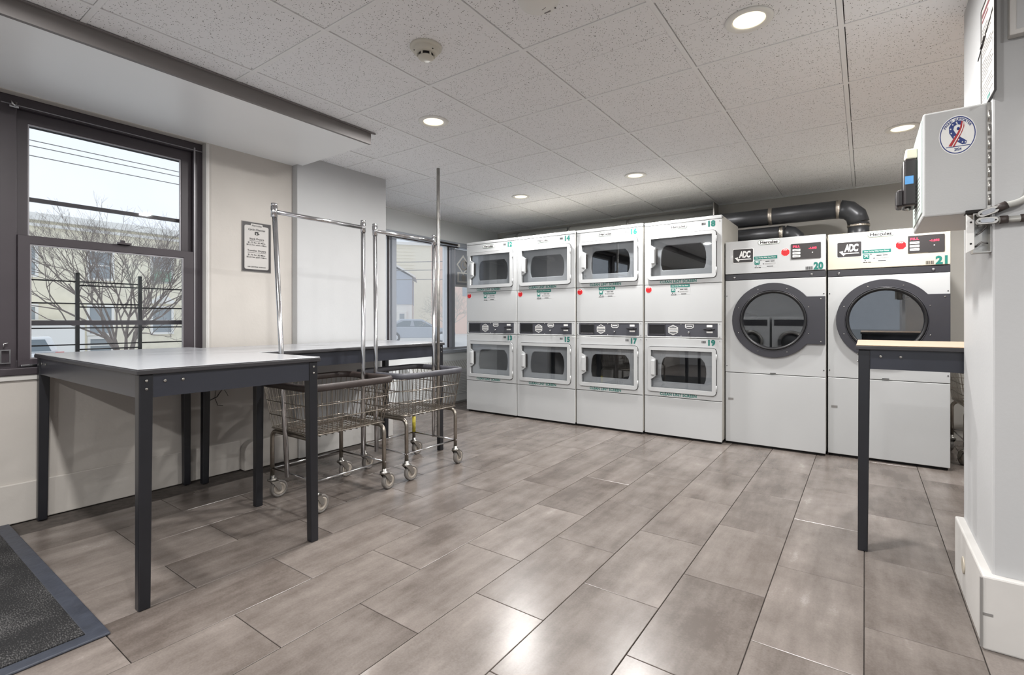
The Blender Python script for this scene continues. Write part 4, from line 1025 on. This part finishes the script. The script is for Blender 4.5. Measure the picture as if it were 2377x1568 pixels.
# bare tree
def grow(b, p, d, L, r, depth, rs, spread=.5, droop=0., lim=None):
    n = 3; pts = [p]; q = Vector(p); dd = Vector(d)
    for i in range(n):
        dd = (dd + Vector((rs.uniform(-.16, .16), rs.uniform(-.16, .16), rs.uniform(-.08, .12)))).normalized(); q = q + dd * L / n; pts.append(q.copy())
    b.tube(pts, [r * (1 - .38 * i / n) for i in range(n + 1)], 5 if depth > 2 else 3, cap=False)
    if depth == 0: return
    for k in range(rs.choice((2, 3, 3)) if depth > 1 else 3):
        a = rs.uniform(0, 2 * PI); ax = dd.orthogonal().normalized(); ax.rotate(Matrix.Rotation(a, 3, dd))
        nd = (dd + ax * rs.uniform(spread * .6, spread * 1.3) + Vector((0, 0, .12 - droop))).normalized()
        st = pts[rs.choice((2, 3, 3))]
        grow(b, st, nd, L * rs.uniform(.62, .84), r * .6, depth - 1, rs, spread, droop)
def tree(name, label, base, stems, L, r, depth, seed, material, spread=.55):
    rs = random.Random(seed); t = thing(name, label, 'tree', base)
    tr = MB(); tr.tube([(0, 0, -.2), (0, .02, .6), (.02, 0, 1.25)], [r * 1.7, r * 1.35, r * 1.25], 8).build('trunk', material, t)
    b = MB()
    for k in range(stems):
        a = 2 * PI * k / stems + rs.uniform(-.3, .3); s_ = rs.uniform(.35, .8)
        grow(b, Vector((.02, 0, 1.1 + .1 * (k % 2))), Vector((math.cos(a) * s_, math.sin(a) * s_, 1)).normalized(), L, r, depth, rs, spread)
    br = b.build('branches', material, t); br['kind'] = 'stuff'
    return t
tree('bare_tree', 'bare spreading tree outside the brown window', (-15.0, 4.5, GZ), 8, 1.3, .042, 6, 21, 'bark')
tree('bare_shrub_tree', 'small bare shrub tree seen through the far window', (-17.0, 18.6, GZ + .5), 6, .85, .035, 5, 4, 'twig_pale', .7)
tree('bare_shrub_tree', 'thin pale shrub tree at the right edge of the far window', (-15.2, 20.3, GZ + .7), 6, .8, .03, 5, 9, 'twig_pale', .7)
for i, (z, dx) in enumerate(((5.28, 0), (5.2, .2), (4.93, .05))):
    tag(MB().tube([(-16 - dx, y, z + .0003 * (y - 5) ** 2) for y in range(-14, 22, 3)], .011, 5).build('overhead_wire', 'grey_print'), ['topmost overhead wire crossing the brown window', 'middle overhead wire crossing the brown window', 'lowest overhead wire crossing the brown window'][i], 'wire', 'overhead street wires')
for i, z in enumerate((4.05, 3.6, 3.1)):
    tag(MB().tube([(-31 + k * 2.6, 13 + k * 1.3, z + .1 + .04 * (k - 5) ** 2 * .2) for k in range(11)], .02, 5).build('overhead_wire', 'grey_print'), ['upper street wire seen through the far window', 'middle street wire seen through the far window', 'lower street wire seen through the far window'][i], 'wire', 'far street wires')
def rot_building(name, label, d, px, rz):
    l = (px - 1188.5) / 1150.2; return thing(name, label, 'building', (d * (-.58 + .8145 * l), d * (.8145 + .58 * l), GZ + 1.0), rz)
AZ = .6188 + .17      # facing the far window
h1 = rot_building('gabled_house', 'blue-grey gabled house front seen through the far window', 42, 912, AZ)
MB().prism([(-2.2, 2.7), (1.6, 2.7), (1.6, 5.0), (-.2, 6.0), (-2.2, 5.0)], 0, 6).build('gable_wall', 'blue_siding', h1)
MB().box(-2.2, 1.6, .1, 6, 0, 2.7).build('porch_wall', 'trim_pale', h1)
MB().prism([(-2.5, 4.95), (-.2, 6.2), (1.9, 4.95), (1.9, 5.1), (-.2, 6.38), (-2.5, 5.1)], -.3, 6).build('roof', 'trim_pale', h1)
MB().box(.35, 1.15, -.02, .12, 0.1, 2.1).build('door', 'trim_pale', h1, bevel=.02); MB().box(.55, .95, -.04, 0, .9, 1.9).build('door_pane', 'pane_far', h1)
for a in (-2.1, 1.5): MB().box(a - .06, a + .06, -1.0, -.88, 0, 2.6).build('porch_post', 'trim_pale', h1)
h2 = rot_building('tan_sided_house', 'tall tan clapboard house seen through the far window', 55, 985, AZ + .1)
MB().box(-3.4, 1.6, 0, 8, 0, 9.6).build('wall', 'tan_siding', h2)
for i in range(26): MB().box(-3.4, -1.1, -.06, 0, .2 + .36 * i, .24 + .36 * i).build('clapboard', 'tan_brick', h2)
MB().box(-3.7, 1.9, -.3, 8, 9.6, 9.9).build('cornice', 'trim_pale', h2)
h3 = rot_building('pink_brick_house', 'pinkish brick building at the right of the far window', 40, 1062, AZ - .1)
MB().box(-2.1, 4, 0, 8, 0, 8.6).build('wall', 'pink_brick', h3)
MB().box(-2.4, 4.2, -.2, 8, 8.6, 8.8).build('cornice', 'trim_pale', h3)
for z in (3.3, 6.0): MB().box(.4, 1.3, -.05, .02, z, z + 1.4).build('window', 'pane_far', h3)
c3 = car('dark car parked beyond the far window', -22.5, 21.5, .9, 'car_dark_hazed', False); c3.location.z = GZ + 1.0
